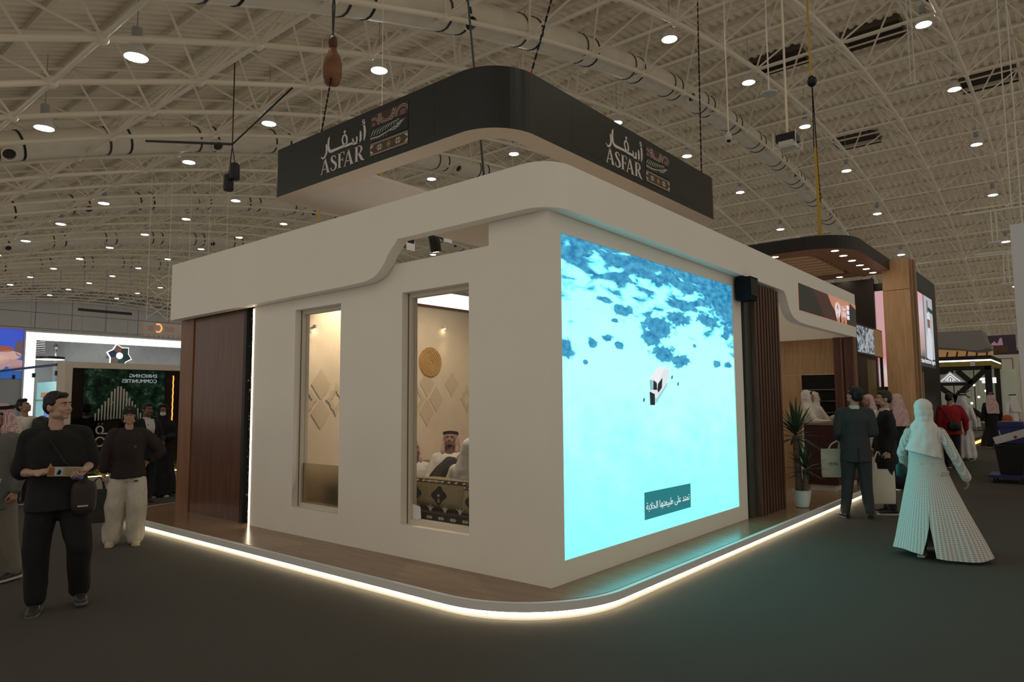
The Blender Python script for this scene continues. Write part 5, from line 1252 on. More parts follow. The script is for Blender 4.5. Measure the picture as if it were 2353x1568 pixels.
# double drop poles with crossbars on the right
for k, (x, y, z) in enumerate(((2.13, 12.0, 4.73), (2.28, 12.0, 3.88), (.88, 12.0, 8.4))):
    t = thing('drop_pole_pair', 'pair of white drop poles with a small crossbar, %s' % ('above the cream tower', 'lower one at the right edge', 'upper one near the roof vents')[k], 'rigging', (x, y, z))
    for d in (-.04, .04): MB().tube((x+d, y, z), (x+d, y, z+.62 if k < 2 else zl(y)+.3), .012, n=6).build('pole', mat('pole_white', (.55, .52, .45), .5), t)
    MB().box(x-.11, x+.11, y-.03, y+.03, z-.03, z).build('foot_plate', MATS['pole_white'], t)
    if k < 2: MB().tube((x-.5, y, z+.62), (x+.9, y, z+.62), .018, n=6).build('crossbar', MATS['pole_white'], t); MB().tube((x+.3, y, z+.62), (x+.3, y, zl(y)+.3), .012, n=6).build('hanger', MATS['pole_white'], t)
# ================================================================ PEOPLE
from mathutils import noise as NZ
TMP = bpy.data.scenes.new('scratch')      # scratch scene for the skin surfaces, removed at the end
def remesh(mb, vox, it=4, fold=0, fscale=9, fn=None, name='blob'):
    me = mb.mesh(name); o = bpy.data.objects.new('tmp', me); TMP.collection.objects.link(o)
    m = o.modifiers.new('r', 'REMESH'); m.mode = 'VOXEL'; m.voxel_size = vox; m.use_smooth_shade = True
    if it: q = o.modifiers.new('s', 'SMOOTH'); q.iterations = it; q.factor = .5
    vl = TMP.view_layers[0]; vl.update()
    r = bpy.data.meshes.new_from_object(o.evaluated_get(vl.depsgraph))
    bpy.data.objects.remove(o); bpy.data.meshes.remove(me)
    if fold or fn:
        nr = [v.normal.copy() for v in r.vertices]
        for v, n in zip(r.vertices, nr):
            if fold:
                p = v.co*fscale; v.co += n*fold*(NZ.noise((p.x, p.y, p.z*.55))+.5*NZ.noise((p.x*2.1, p.y*2.1, p.z*1.2)))
            if fn: v.co += n*fn(v.co)
    r.materials.clear(); r.polygons.foreach_set('use_smooth', [True]*len(r.polygons))
    return r
def joinmesh(name, meshes):
    vs, fs, n = [], [], 0
    for me in meshes:
        vs += [tuple(v.co) for v in me.vertices]; fs += [tuple(i+n for i in p.vertices) for p in me.polygons]; n = len(vs)
        bpy.data.meshes.remove(me)
    r = bpy.data.meshes.new(name); r.from_pydata(vs, [], fs); r.polygons.foreach_set('use_smooth', [True]*len(r.polygons)); r.update()
    return r
def limb(mb, pts, rs, n=12):
    pts = [V(p) for p in pts]
    for k in range(len(pts)-1):
        if (pts[k]-pts[k+1]).length > 1e-4: mb.tube(pts[k], pts[k+1], rs[k], rs[k+1], n)
    for p, r in zip(pts, rs): mb.ball(p, r*.995, n, 8)
def ell(mb, rings, n=24):
    """rings of (z, rx, ry, cx, cy)"""
    mb.ring_loft([[(cx+rx*cos(2*pi*i/n), cy+ry*sin(2*pi*i/n), z) for i in range(n)] for z, rx, ry, cx, cy in rings])
def lerp(a, b, t): return a+(b-a)*t
def rotp(p, piv, yaw=0, pitch=0, roll=0):
    M = Matrix.Rotation(radians(yaw), 3, 'Z') @ Matrix.Rotation(radians(pitch), 3, 'X') @ Matrix.Rotation(radians(roll), 3, 'Y')
    return V(piv)+M @ (V(p)-V(piv))
def hand(mb, W, d, nrm, side, curl=.35, s=1.0, spread=.10):
    """palm and five fingers; d = direction of the fingers, nrm = palm normal, side=+1 if the thumb lies along d x nrm"""
    W, d = V(W), V(d).normalized(); nrm = V(nrm); nrm = (nrm-d*nrm.dot(d)).normalized(); t = d.cross(nrm)*side
    limb(mb, [W-d*.02*s, W+d*.02*s], [.024*s, .026*s], 10)
    mb.ring_loft([[W+d*q*s+t*(cos(a*pi/6)*w*s)+nrm*(sin(a*pi/6)*h*s) for a in range(12)] for q, w, h in ((.0, .026, .017), (.03, .038, .017), (.065, .042, .015), (.088, .038, .012))])
    for k, (off, ln) in enumerate(((.030, .070), (.010, .078), (-.010, .073), (-.029, .058))):
        b = W+d*.082*s+t*off*s; dd = (d+t*spread*off/.03).normalized(); ax = dd; pts = [b]; ang = 0
        for j, f in enumerate((.45, .32, .25)):
            ang += curl*(.9 if j == 0 else 1.0)
            pts.append(pts[-1]+(dd*cos(ang)+nrm*sin(ang))*ln*f*s)
        limb(mb, pts, [.0092*s, .0085*s, .0078*s, .0065*s], 8)
    b = W+d*.022*s+t*.028*s; dd = (d*.70+t*.62+nrm*.28).normalized(); e = (d*.90+t*.12+nrm*(.25+curl*.5)).normalized()
    limb(mb, [b, b+dd*.038*s, b+dd*.038*s+e*.030*s, b+dd*.038*s+e*.052*s], [.0135*s, .0115*s, .010*s, .0075*s], 8)
SKIN = {'light': (.40, .245, .175), 'tan': (.30, .17, .11), 'dark': (.16, .085, .055), 'pale': (.44, .28, .21)}
def skinm(k): return mat('skin_'+k, SKIN[k], .5, var=.06, scale=14)
def head_mesh(hy, hp, female=False, det=1, beard=False):
    """head and neck; returns mesh + a transform for other head parts"""
    piv = V((0, .02, 1.53)); f = .94 if female else 1.0
    R = lambda p: rotp(p, piv, hy, hp)
    mb = MB()
    def ballr(c, r, n=16, m=12):
        q = MB(); q.ball(c, r, n, m); mb.add([R(v) for v in q.v], q.f)
    ballr((0, .014, 1.655), (.076*f, .094*f, .094*f)); ballr((0, -.022, 1.602), (.061*f, .074*f, .083*f))
    ballr((0, -.066, 1.543), (.028*f, .024, .020)); ballr((0, -.070, 1.663), (.052*f, .022, .018))
    for s in (-1, 1):
        ballr((s*.036*f, -.066, 1.603), (.024, .024, .028)); ballr((s*.078*f, .016, 1.622), (.010, .021, .031)); ballr((s*.048*f, -.02, 1.565), (.022, .042, .028))
        ballr((s*.014, -.098, 1.603), (.009, .010, .008))
    q = MB(); limb(q, [(0, -.086, 1.652), (0, -.101, 1.622), (0, -.110, 1.607)], [.008, .010, .0125], 8); mb.add([R(v) for v in q.v], q.f)
    ballr((0, -.088, 1.573), (.024, .011, .007)); ballr((0, -.085, 1.562), (.021, .011, .008))
    limb(mb, [R((0, .022, 1.60)), R((0, .022, 1.53)), V((0, .015, 1.43))], [.052*f, .051*f, .062*f], 14)
    return remesh(mb, .0062 if det > 1 else (.0085 if det == 1 else .013), 2 if det > 1 else 1), R
def blobpart(nm, balls, R, m, t, vox=.010, it=3, fold=0, fs=20):
    mb = MB()
    for c, r in balls:
        q = MB(); q.ball(c, r, 14, 10); mb.add([R(v) for v in q.v], q.f)
    return link(nm, remesh(mb, vox, it, fold, fs), t, m)
def flatpart(nm, balls, R, m, t):
    mb = MB()
    for c, r in balls:
        q = MB(); q.ball(c, r, 10, 8); mb.add([R(v) for v in q.v], q.f)
    return mb.build(nm, m, t, smooth=True)
def person(label, loc, face, H=1.75, skin='light', female=False, fat=1.0, det=1, hy=0, hp=0, hair=None, haircol=(.012, .010, .009), legs=None, arms=None,
           lower=None, upper=None, shoes=(.02, .02, .02), sole=(.4, .38, .34), beard=False, head=None, lean=0.0, group=None, extra=None, face_parts=True, tname='person', cat='person', tilt=0, pitch=0):
    t = thing(tname, label, cat, loc, radians(face+90), group, world=False)
    t.scale = (H/1.75,)*3; t.rotation_euler = (radians(pitch), radians(tilt), radians(face+90))
    sx = .165 if female else .19
    SH = {s: V((k*sx*(.78+.22*fat)*.94, .015, 1.400)) for s, k in (('R', -1), ('L', 1))}
    HIP = {s: V((k*.092, .0, .92)) for s, k in (('R', -1), ('L', 1))}
    LG = {s: [V((k*.10, -.01, .50)), V((k*.105, .02, .085)), V((k*.12, -1, 0))] for s, k in (('R', -1), ('L', 1))}
    AR_ = {s: [V((k*.255, .03, 1.135)), V((k*.275, -.02, .89)), V((0, -.12, -1)), V((-k, 0, 0)), .35] for s, k in (('R', -1), ('L', 1))}
    for s in 'RL':
        if legs and s in legs: LG[s] = [V(legs[s][0]), V(legs[s][1]), V(legs[s][2])]
        if arms and s in arms: a = arms[s]; AR_[s] = [V(a[0]), V(a[1]), V(a[2]), V(a[3]), a[4] if len(a) > 4 else .35]
    sk = dict(SH=SH, HIP=HIP, LG=LG, AR=AR_, fat=fat, det=det, t=t, female=female)
    ms = skinm(skin)
    # ---- body: one skin
    hm, R = head_mesh(hy, hp, female, det)
    mb = MB(); b = .86*fat
    ell(mb, [(.84, .125*b, .10*b, 0, 0), (.95, .145*b, .105*b, 0, 0), (1.08, .13*b, .095*b, 0, 0), (1.25, .15*b, .10*b, 0, .005), (1.36, .15*b, .09*b, 0, .01), (1.43, .09*b, .06, 0, .015)], 18)
    for s in 'RL':
        k, a = LG[s][0], LG[s][1]; limb(mb, [HIP[s], lerp(HIP[s], k, .5), k, lerp(k, a, .35), a], [.078, .070, .050, .050, .034])
        e, w = AR_[s][0], AR_[s][1]; limb(mb, [SH[s], lerp(SH[s], e, .5), e, lerp(e, w, .35), w], [.050, .043, .036, .036*(.6+.4*fat), .025])
        d = V((LG[s][2].x*.5, LG[s][2].y, 0)).normalized(); limb(mb, [a, a+V((0, 0, -.035)), a+d*.09+V((0, 0, -.05))], [.034, .032, .026])
    parts = [remesh(mb, .016 if det else .024, 3), hm]
    for s, k in (('R', -1), ('L', 1)):
        A = AR_[s]; mb = MB(); hand(mb, A[1], A[2], A[3], 1 if s == 'R' else -1, A[4], .92 if female else 1.0)
        parts.append(remesh(mb, .0042 if det > 1 else (.0058 if det == 1 else .011), 1))
    link('body', joinmesh('body', parts), t, ms)
    # ---- face
    if face_parts and det > 0:
        dk = mat('eye_dark', (.015, .010, .008), .3); wh = mat('eye_white', (.55, .50, .46), .3)
        for s in (-1, 1):
            e = flatpart('eye', [((s*.030, -.0815, 1.638), (.0135, .0075, .0062))], R, wh, t); flatpart('iris', [((s*.030, -.0868, 1.638), (.0062, .0035, .0058))], R, dk, e)
            flatpart('eyebrow', [((s*.031, -.0905, 1.660), (.019, .005, .0042)), ((s*.018, -.0915, 1.659), (.010, .005, .0045))], R, mat('brow', (.02, .015, .012), .8), t)
        flatpart('lips', [((0, -.0955, 1.5725), (.0215, .0055, .0045)), ((0, -.0930, 1.5655), (.018, .0055, .0045))], R, mat('lips_'+skin, tuple(c*f for c, f in zip(SKIN[skin], (.85, .55, .55))), .45), t)
    if hair:
        hc = mat('hair_%d' % (haircol[0]*1000), haircol, .55, var=.3, scale=40)
        B = [((0, .024, 1.682), (.081, .092, .084)), ((0, .050, 1.642), (.076, .068, .078))]
        if hair == 'short': B += [((s*.070, .005, 1.665), (.014, .040, .030)) for s in (-1, 1)]+[((0, -.050, 1.722), (.055, .030, .026))]
        if hair == 'quiff': B += [((0, -.045, 1.735), (.062, .045, .032)), ((.03, -.03, 1.745), (.04, .04, .03)), ((-.03, .0, 1.75), (.05, .05, .03))]+[((s*.070, .005, 1.66), (.013, .035, .034)) for s in (-1, 1)]
        if hair == 'long': B += [((s*.066, .03, 1.60), (.026, .045, .075)) for s in (-1, 1)]+[((0, .070, 1.56), (.07, .04, .09)), ((0, -.03, 1.72), (.06, .04, .03))]
        blobpart('hair', B, R, hc, t, .008 if det > 1 else .011, 2, .003, 60)
        if beard: blobpart('beard', [((0, -.060, 1.542), (.036, .030, .022)), ((0, -.088, 1.548), (.020, .012, .012))]+[((s*.048, -.022, 1.568), (.020, .040, .026)) for s in (-1, 1)]+[((0, -.0925, 1.585), (.024, .010, .005))], R, hc, t, .007, 1)
    # ---- clothes
    for c in (lower or []): c(sk, R)
    for c in (upper or []): c(sk, R)
    if head: head(sk, R)
    if shoes:
        for s in 'RL':
            a = LG[s][1]; d = V((LG[s][2].x*.5, LG[s][2].y, 0)).normalized(); sd = V((-d.y, d.x, 0)); z0 = a.z-.085
            mb = MB(); rr_ = []
            for q, w, h in ((-.075, .026, .055), (-.05, .038, .085), (0, .040, .088), (.05, .042, .066), (.11, .047, .050), (.16, .042, .040), (.19, .026, .030)):
                rr_.append([a+d*q+sd*(w*cos(i*pi/6))+V((0, 0, -.085+.012+h*.5+h*.5*sin(i*pi/6))) for i in range(12)])
            mb.ring_loft(rr_); so = link('shoe', remesh(mb, .009, 2) if det else mb.mesh('shoe', smooth=True), t, mat('shoe_%d_%d' % (shoes[0]*1000, shoes[2]*1000), shoes, .45))
            mb = MB(); mb.prism([(-.085, -.030), (-.06, -.040), (.05, -.044), (.12, -.050), (.18, -.040), (.205, -.01), (.205, .01), (.18, .040), (.12, .050), (.05, .044), (-.06, .040), (-.085, .030)], lambda u, v, w: a+d*u+sd*v+V((0, 0, -.085+w)), .022)
            mb.build('sole', mat('sole_%d' % (sole[0]*1000), sole, .6), so)
    if extra: extra(sk, R)
    return t
# ---- garments: closures that add a part to the figure
def top(color, hem=.80, sleeve=1.0, m=.030, name='shirt', fold=.010, rough=.85, flare=0, neck=1.455, M=None, arm=1.0, extra=None):
    def f(sk, R):
        b = sk['fat']; fe = sk['female']; mm = M or mat('cloth_%s_%d_%d' % (name, color[0]*1000, color[2]*1000), color, rough, var=.05, scale=30)
        mb = MB(); w = (.150, .138, .145, .168, .160) if fe else (.160, .158, .168, .186, .176)
        rings = []
        for z, rx, ry in ((hem, w[0]+flare, .118+flare*.8), (lerp(hem, .95, .5), w[0]+flare*.7, .118+flare*.5), (.98, w[0]+flare*.2, .120), (1.08, w[1], .116), (1.20, w[2], .120), (1.31, w[3], .122), (1.375, w[4]*.94, .106), (1.425, .118, .080), (neck, .072, .064)):
            rings.append((z, (rx*b)+m-.018, (ry*(b if z < 1.25 else (1+b)/2))+m-.018, 0, .008 if z > 1.2 else 0))
        ell(mb, rings)
        for s in 'RL':
            A = sk['AR'][s]; sh, e, wr = sk['SH'][s], A[0], A[1]
            inner = V((sh.x*.42, .015, 1.425)); L = [inner, lerp(inner, sh, .55)+V((0, 0, .006)), sh]; rr_ = [.050+m*.3, .052+m*.35, .050*arm+m*.5]
            if sleeve <= .5: L += [lerp(sh, e, sleeve*2)]; rr_ += [.060*arm*(.5+.5*b)+m*.5]
            else: q = (sleeve-.5)*2; L += [lerp(sh, e, .5), e, lerp(e, wr, q*.5), lerp(e, wr, q)]; rr_ += [.054*arm*(.5+.5*b)+m*.45, .047*arm*(.5+.5*b)+m*.4, .043*arm+m*.4, .034*arm+m*.4]
            limb(mb, L, rr_)
        if extra: extra(mb, sk)
        return link(name, remesh(mb, .0115 if sk['det'] > 1 else (.015 if sk['det'] else .022), 3, fold, 8), sk['t'], mm)
    return f
def trousers(color, wide=0, name='trousers', fold=.008, M=None, cuff=.10, waist=1.0):
    def f(sk, R):
        b = sk['fat']; mb = MB(); ell(mb, [(.80, .150*b+.008, .122*b, 0, 0), (.88, .158*b+.008, .128*b, 0, 0), (waist, .150*b+.006, .118*b, 0, 0)])
        for s in 'RL':
            h, k, a = sk['HIP'][s], sk['LG'][s][0], sk['LG'][s][1]; a2 = lerp(k, a, (k.z-cuff)/(k.z-a.z)) if a.z < cuff else a
            limb(mb, [h+V((0, 0, -.02)), lerp(h, k, .5), k, lerp(k, a2, .5), a2], [.100*(.5+.5*b)+wide*.3, .092*(.5+.5*b)+wide*.7, .073+wide, .066+wide*1.05, .055+wide*1.05])
        return link(name, remesh(mb, .0115 if sk['det'] > 1 else (.015 if sk['det'] else .022), 3, fold, 9), sk['t'], M or mat('cloth_%s_%d_%d' % (name, color[0]*1000, color[2]*1000), color, .9, var=.05, scale=30))
    return f
def robe(color, hem=.06, rx=.26, ry=.22, sleeve=1.0, name='robe', fold=.016, M=None, m=.03, nf=9):
    def f(sk, R):
        b = sk['fat']; mb = MB()
        ell(mb, [(hem, rx, ry, 0, .01), (.35, lerp(rx, .2, .25), lerp(ry, .16, .25), 0, 0), (.65, .195*b, .155*b, 0, 0), (.90, .182*b, .142*b, 0, 0), (1.10, .168*b, .132*b, 0, 0), (1.25, .180*b, .136, 0, .005), (1.36, .186, .122, 0, .01), (1.43, .125, .088, 0, .015), (1.47, .070, .066, 0, .018)])
        for s in 'RL':
            A = sk['AR'][s]; sh, e, wr = sk['SH'][s], A[0], A[1]; limb(mb, [V((sh.x*.42, .015, 1.42)), sh, lerp(sh, e, .5), e, lerp(e, wr, .95*sleeve)], [.060, .062, .060, .058, .056])
        ph = random.random()*6
        fn = lambda c: (.020*max(0, 1-c.z/1.15))*sin(nf*math.atan2(c.y, c.x)+ph+2*NZ.noise((c.x*3, c.y*3, c.z*2)))
        return link(name, remesh(mb, .0125 if sk['det'] > 1 else (.016 if sk['det'] else .024), 3, fold, 7, fn), sk['t'], M or mat('cloth_%s_%d_%d' % (name, color[0]*1000, color[2]*1000), color, .85, var=.04, scale=20))
    return f
def hijab(color, name='headscarf', drape=1.0, M=None, niqab=False):
    def f(sk, R):
        mm = M or mat('cloth_%s_%d_%d' % (name, color[0]*1000, color[2]*1000), color, .85, var=.05, scale=25)
        mb = MB()
        def br(c, r): q = MB(); q.ball(c, r, 16, 12); mb.add([R(v) for v in q.v], q.f)
        br((0, .042, 1.675), (.095, .102, .097)); br((0, .060, 1.62), (.092, .080, .10)); br((0, .045, 1.545), (.088, .088, .06))
        for s in (-1, 1): br((s*.074, .004, 1.60), (.022, .052, .080)); br((s*.050, -.022, 1.530), (.042, .042, .028))
        br((0, -.028, 1.502), (.062, .050, .032)); br((0, -.034, 1.732), (.062, .032, .024))
        d = drape
        mb.ring_loft([[(rx*cos(2*pi*i/20)+ox, ry*sin(2*pi*i/20)+oy, z+(.05*cos(2*pi*i/20) if k == 0 else 0)) for i in range(20)] for k, (z, rx, ry, ox, oy) in enumerate(((1.50-.29*d, .125+.05*d, .110+.03*d, .02, .035), (1.50-.14*d, .150, .120, .0, .03), (1.46, .135, .105, 0, .025), (1.53, .09, .09, 0, .03), (1.58, .08, .085, 0, .04)))])
        return link(name, remesh(mb, .010 if sk['det'] > 1 else (.013 if sk['det'] else .02), 3, .010, 11), sk['t'], mm)
    return f
def ghutra(color, band=True, M=None, drape=.30, name='headcloth', side=0):
    def f(sk, R):
        mm = M or mat('cloth_%s_%d_%d' % (name, color[0]*1000, color[2]*1000), color, .85, var=.05, scale=25)
        mb = MB()
        def br(c, r): q = MB(); q.ball(c, r, 16, 12); mb.add([R(v) for v in q.v], q.f)
        br((0, .022, 1.690), (.094, .106, .080)); br((0, .070, 1.62), (.100, .060, .11)); br((0, -.072, 1.722), (.052, .020, .016))
        for s in (-1, 1): br((s*.088, .030, 1.60), (.022, .050, .10)); br((s*.092, .03, 1.50), (.035, .060, .08))
        mb.ring_loft([[(rx*cos(2*pi*i/20), ry*sin(2*pi*i/20)+oy, z) for i in range(20)] for z, rx, ry, oy in ((1.46-drape, .185, .050, .135), (1.40, .190, .070, .085), (1.50, .145, .065, .075), (1.60, .10, .06, .08))])
        o = link(name, remesh(mb, .010 if sk['det'] > 1 else (.014 if sk['det'] else .02), 3, .009, 12), sk['t'], mm)
        if band:
            m = MB()
            for dz in (0, .016): m.path([R((.094*cos(a*pi/12), .022+.106*sin(a*pi/12), 1.716+dz+.008*sin(a*pi/12))) for a in range(25)], .0095, 8)
            m.build('black_cord', mat('agal', (.008, .008, .008), .7), sk['t'], smooth=True)
        return o
    return f
def shirt_v(color=(.62, .60, .56), w=.062, z0=1.10, collar=True, off=.136, tie=None):
    """white shirt seen in the opening of a jacket"""
    def f(sk, R):
        mb = MB(); n = 7; mw = mat('shirt_white_%d' % (color[0]*1000), color, .8); L = []
        for k in range(n):
            z = lerp(z0, 1.47, k/(n-1)); ww = w*min(1, .08+1.25*k/(n-1)); ry = (off if z < 1.33 else lerp(off, .080, (z-1.33)/.14))
            L.append([(-ww, -ry+.012, z), (0, -ry-.006, z), (ww, -ry+.012, z)])
        for k in range(n-1):
            for i in (0, 1): mb.quad(L[k][i], L[k][i+1], L[k+1][i+1], L[k+1][i])
        for k in range(n-1):
            a, b = L[k], L[k+1]; mb.quad(b[0], b[2], a[2], a[0])
        mb.build('shirt_front', mw, sk['t'], smooth=True)
        if collar: MB().lathe([(.064, 0), (.070, .0), (.062, .045), (.056, .045)], (0, .012, 1.455), 20).build('collar', mw, sk['t'], smooth='auto')
    return f
def collar_only(color=(.62, .60, .56), z=1.452, r=.066):
    def f(sk, R): MB().lathe([(r, 0), (r+.006, .0), (r-.003, .045), (r-.009, .045)], (0, .012, z), 20).build('collar', mat('shirt_white_%d' % (color[0]*1000), color, .8), sk['t'], smooth='auto')
    return f
def keff_mat(name, c=(.36, .10, .10)):
    if name in MATS: return MATS[name]
    m, nt, N = node_mat(name); b = nt.nodes['Principled BSDF']; b.inputs['Roughness'].default_value = .85
    tc = N('ShaderNodeTexCoord'); v = N('ShaderNodeTexVoronoi', distance='CHEBYCHEV'); v.inputs['Scale'].default_value = 60; v.inputs['Randomness'].default_value = 0
    nt.links.new(tc.outputs['Object'], v.inputs['Vector']); r = N('ShaderNodeValToRGB'); e = r.color_ramp.elements
    e[0].position = .30; e[0].color = (*c, 1); e[1].position = .42; e[1].color = (.52, .42, .40, 1); nt.links.new(v.outputs['Distance'], r.inputs[0]); nt.links.new(r.outputs[0], b.inputs['Base Color'])
    MATS[name] = m; return m
BLK = (.010, .010, .010)
def bagthing(nm, lab, cat, P): return thing(nm, lab, cat, P)
# 1 --- man in black with brochure
mb_arms = {'R': ((-.240, .06, 1.115), (-.140, -.185, 1.120), (.92, -.30, .05), (.1, -.55, .8), .55), 'L': ((.235, .05, 1.135), (.190, -.205, 1.105), (-.35, -.75, -.45), (-.55, -.1, .8), .75)}
person('stout man in black shirt and trousers walking with a brochure', (-3.03, -2.50, 0), -19, 1.72, 'light', fat=1.14, det=2, tilt=-3.0, hy=52, hp=-2, hair='short',
       legs={'R': ((-.145, -.03, .50), (-.155, .0, .085), (-.25, -1, 0)), 'L': ((.15, -.10, .51), (.14, .10, .100), (.25, -1, 0))}, arms=mb_arms,
       lower=[trousers(BLK, .022, cuff=.12)], upper=[top(BLK, .80, .47, .036, 'loose_shirt', .010, arm=1.0, flare=.03, neck=1.44)], shoes=(.030, .030, .028), sole=(.10, .10, .095))
bx = thing('brochure', 'cream and orange printed brochure held by the man in black', 'brochure', (-2.72, -2.62, 1.12))
ux, uz, o0 = V((.326, .945, -.06)).normalized(), V((.12, .02, .99)).normalized(), V((-2.835, -2.685, 1.068))
nn = ux.cross(uz)
fb = lambda u, v, w: tuple(o0+ux*u+uz*v+nn*w)
MB().prism([(0, 0), (.235, 0), (.235, .075), (0, .075)], fb, .004).build('sheet', mat('brochure_cream', (.34, .28, .17), .6), bx)
MB().prism([(0.003, .006), (.045, .006), (.045, .070), (.003, .070)], lambda u, v, w: fb(u, v, .004+w), .0006).build('orange_print', mat('print_orange', (.30, .10, .04), .6), bx)
MB().prism([(.047, .006), (.10, .006), (.10, .070), (.047, .070)], lambda u, v, w: fb(u, v, .004+w), .0006).build('picture_print', mat('print_blue', (.36, .42, .45), .6), bx)
MB().prism([(.060, .016), (.085, .012), (.092, .040), (.078, .056), (.068, .040)], lambda u, v, w: fb(u, v, .0048+w), .0006).build('figure_print', mat('print_black', (.01, .01, .01), .6), bx)
for k in range(5): MB().prism([(.115, .012+.011*k), (.215, .012+.011*k), (.215, .015+.011*k), (.115, .015+.011*k)], lambda u, v, w: fb(u, v, .004+w), .0005).build('text_line', mat('print_brown', (.16, .12, .06), .6), bx)
ph = thing('phone', 'small phone in the hand of the man in black', 'phone', (-2.80, -2.28, 1.08))
MB().obox((-2.735, -2.505, 1.050), V((.012, .034, -.012)), V((-.008, .005, .007)), V((.002, .001, .007))).build('case', mat('phone_dark', (.05, .05, .09), .25), ph)
MB().obox((-2.728, -2.502, 1.057), V((.011, .031, -.011)), V((-.007, .004, .006)), V((.001, .001, .002))).build('screen', mat('phone_screen', (.05, .06, .12), .2, es=.06, ecol=(.3, .35, .8)), ph)
cbg = thing('crossbody_bag', 'dark brown crossbody bag at the hip of the man in black', 'bag', (-2.95, -2.25, .75))
def softbag(t, c, ax, ay, az, m, nm='body'):
    c, ax, ay, az = V(c), V(ax), V(ay), V(az); mb = MB(); rings = []
    for k in range(9):
        s = -1+2*k/8; e = (1-abs(s)**4)**.5*.85+.15*(1 if abs(s) < .99 else .2)
        rings.append([c+az*s+(ax*cos(i*pi/8)*abs(cos(i*pi/8))**-.35+ay*sin(i*pi/8)*abs(sin(i*pi/8)+1e-6)**-.35)*e*.9 if i % 4 else c+az*s+(ax*cos(i*pi/8)+ay*sin(i*pi/8))*e for i in range(16)])
    mb.ring_loft(rings); return mb.build(nm, m, t, smooth=True)
softbag(cbg, (-2.815, -2.43, .885), (.03, .085, 0), (.045, -.015, 0), (0, 0, .15), mat('bag_brown', (.030, .020, .017), .55))
MB().obox((-2.772, -2.448, .82), V((.008, .035, 0)), V((.004, -.001, 0)), V((0, 0, .006))).build('badge', mat('badge_silver', (.35, .35, .35), .3), cbg)
MB().path([(-2.82, -2.42, 1.02), (-2.855, -2.56, 1.16), (-2.93, -2.67, 1.37)], .009, 6).build('strap', mat('strap_black', (.008, .008, .008), .6), cbg)
# 2 --- woman in cap
def cap(sk, R):
    mb = MB(); mc = mat('cap_black', (.012, .012, .013), .8)
    def br(c, r): q = MB(); q.ball(c, r, 18, 12); mb.add([R(v) for v in q.v], q.f)
    br((0, .014, 1.690), (.086, .104, .076)); br((0, .014, 1.668), (.086, .104, .030))
    link('cap', remesh(mb, .008, 2), sk['t'], mc)
    q = MB(); rows = []
    for i in range(13):
        a = radians(200+140*i/12); rows.append([R((.082*cos(a), .014+.100*sin(a), 1.680)), R((.088*cos(a)*1.02, .014+.10*sin(a)-.070*abs(sin(a))**2, 1.668)), R((.088*cos(a)*1.02, .014+.10*sin(a)-.070*abs(sin(a))**2, 1.660)), R((.082*cos(a), .014+.100*sin(a), 1.672))])
    q.ring_loft(rows); q.build('peak', mc, sk['t'], smooth='auto')
    m = MB(); m.path([R((-.015, -.091, 1.712)), R((0, -.0935, 1.714)), R((.015, -.091, 1.713))], .0022, 5); m.build('cap_mark', mat('cap_mark', (.5, .5, .5), .6), sk['t'])
def cap_extra(sk, R):
    t = sk['t']; m = MB(); m.ring_loft([[V((.075, -.1655, 1.245))+V((.018*cos(a*pi/6), 0, .018*sin(a*pi/6))) for a in range(12)], [V((.075, -.1685, 1.245))+V((.018*cos(a*pi/6), 0, .018*sin(a*pi/6))) for a in range(12)]]); m.build('chest_print', mat('print_grey', (.10, .06, .06), .8), t)
    MB().lathe([(.030, -.012), (.034, -.01), (.034, .01), (.030, .012)], (-.262, -.018, .925), 14, (.06, -.1, 1)).build('watch', M_black, t)
    m = MB(); m.box(.075, .125, -.160, -.150, .80, .815); m.build('trouser_tag', M_black, t)
    for d in (-.008, .008): MB().path([(d, -.150, .92), (d*1.5, -.160, .86), (d*2, -.158, .80)], .0025, 5).build('drawstring', mat('cord_cream', (.5, .45, .36), .8), t)
person('woman in black cap, dark sweatshirt and wide cream trousers', (-5.33, -1.13, 0), -21, 1.585, 'light', female=True, fat=1.08, det=2, hy=-4, hp=-4, hair='long',
       legs={'R': ((-.13, -.02, .50), (-.15, .03, .085), (-.35, -1, 0)), 'L': ((.12, -.07, .50), (.115, -.02, .085), (.15, -1, 0))},
       arms={'R': ((-.245, .0, 1.14), (-.262, -.02, .90), (0, -.08, -1), (.9, -.2, 0), .9), 'L': ((.375, .10, 1.17), (.225, .09, 1.02), (-.8, .3, -.35), (-.3, -.8, -.1), .5)},
       lower=[trousers((.48, .43, .34), .050, 'wide_trousers', .013, cuff=.07)], upper=[top((.022, .015, .014), .84, .86, .050, 'sweatshirt', .012, flare=.02, arm=1.2)], head=cap, extra=cap_extra,
       shoes=(.42, .36, .26), sole=(.46, .38, .24))
lb2 = thing('leather_tote', 'dark green leather tote carried by the woman in the cap', 'bag', (-5.45, -1.28, .3))
mgl = mat('tote_leather', (.030, .030, .022), .45, var=.2, scale=10)
MB().obox((-5.405, -1.405, .46), V((.045, .125, 0)), V((.03, -.012, 0)), V((.01, -.005, .19))).build('body', mgl, lb2)
for s in (-1, 1):
    c = V((-5.405, -1.405, .65)); MB().path([c+V((.03*s*.6, -.06, 0)), c+V((.02*s*.5, -.04, .10)), c+V((.0, 0, .135)), c+V((.02*s*.5, .04, .10)), c+V((.03*s*.6, .06, 0))], .008, 6).build('handle', mgl, lb2)
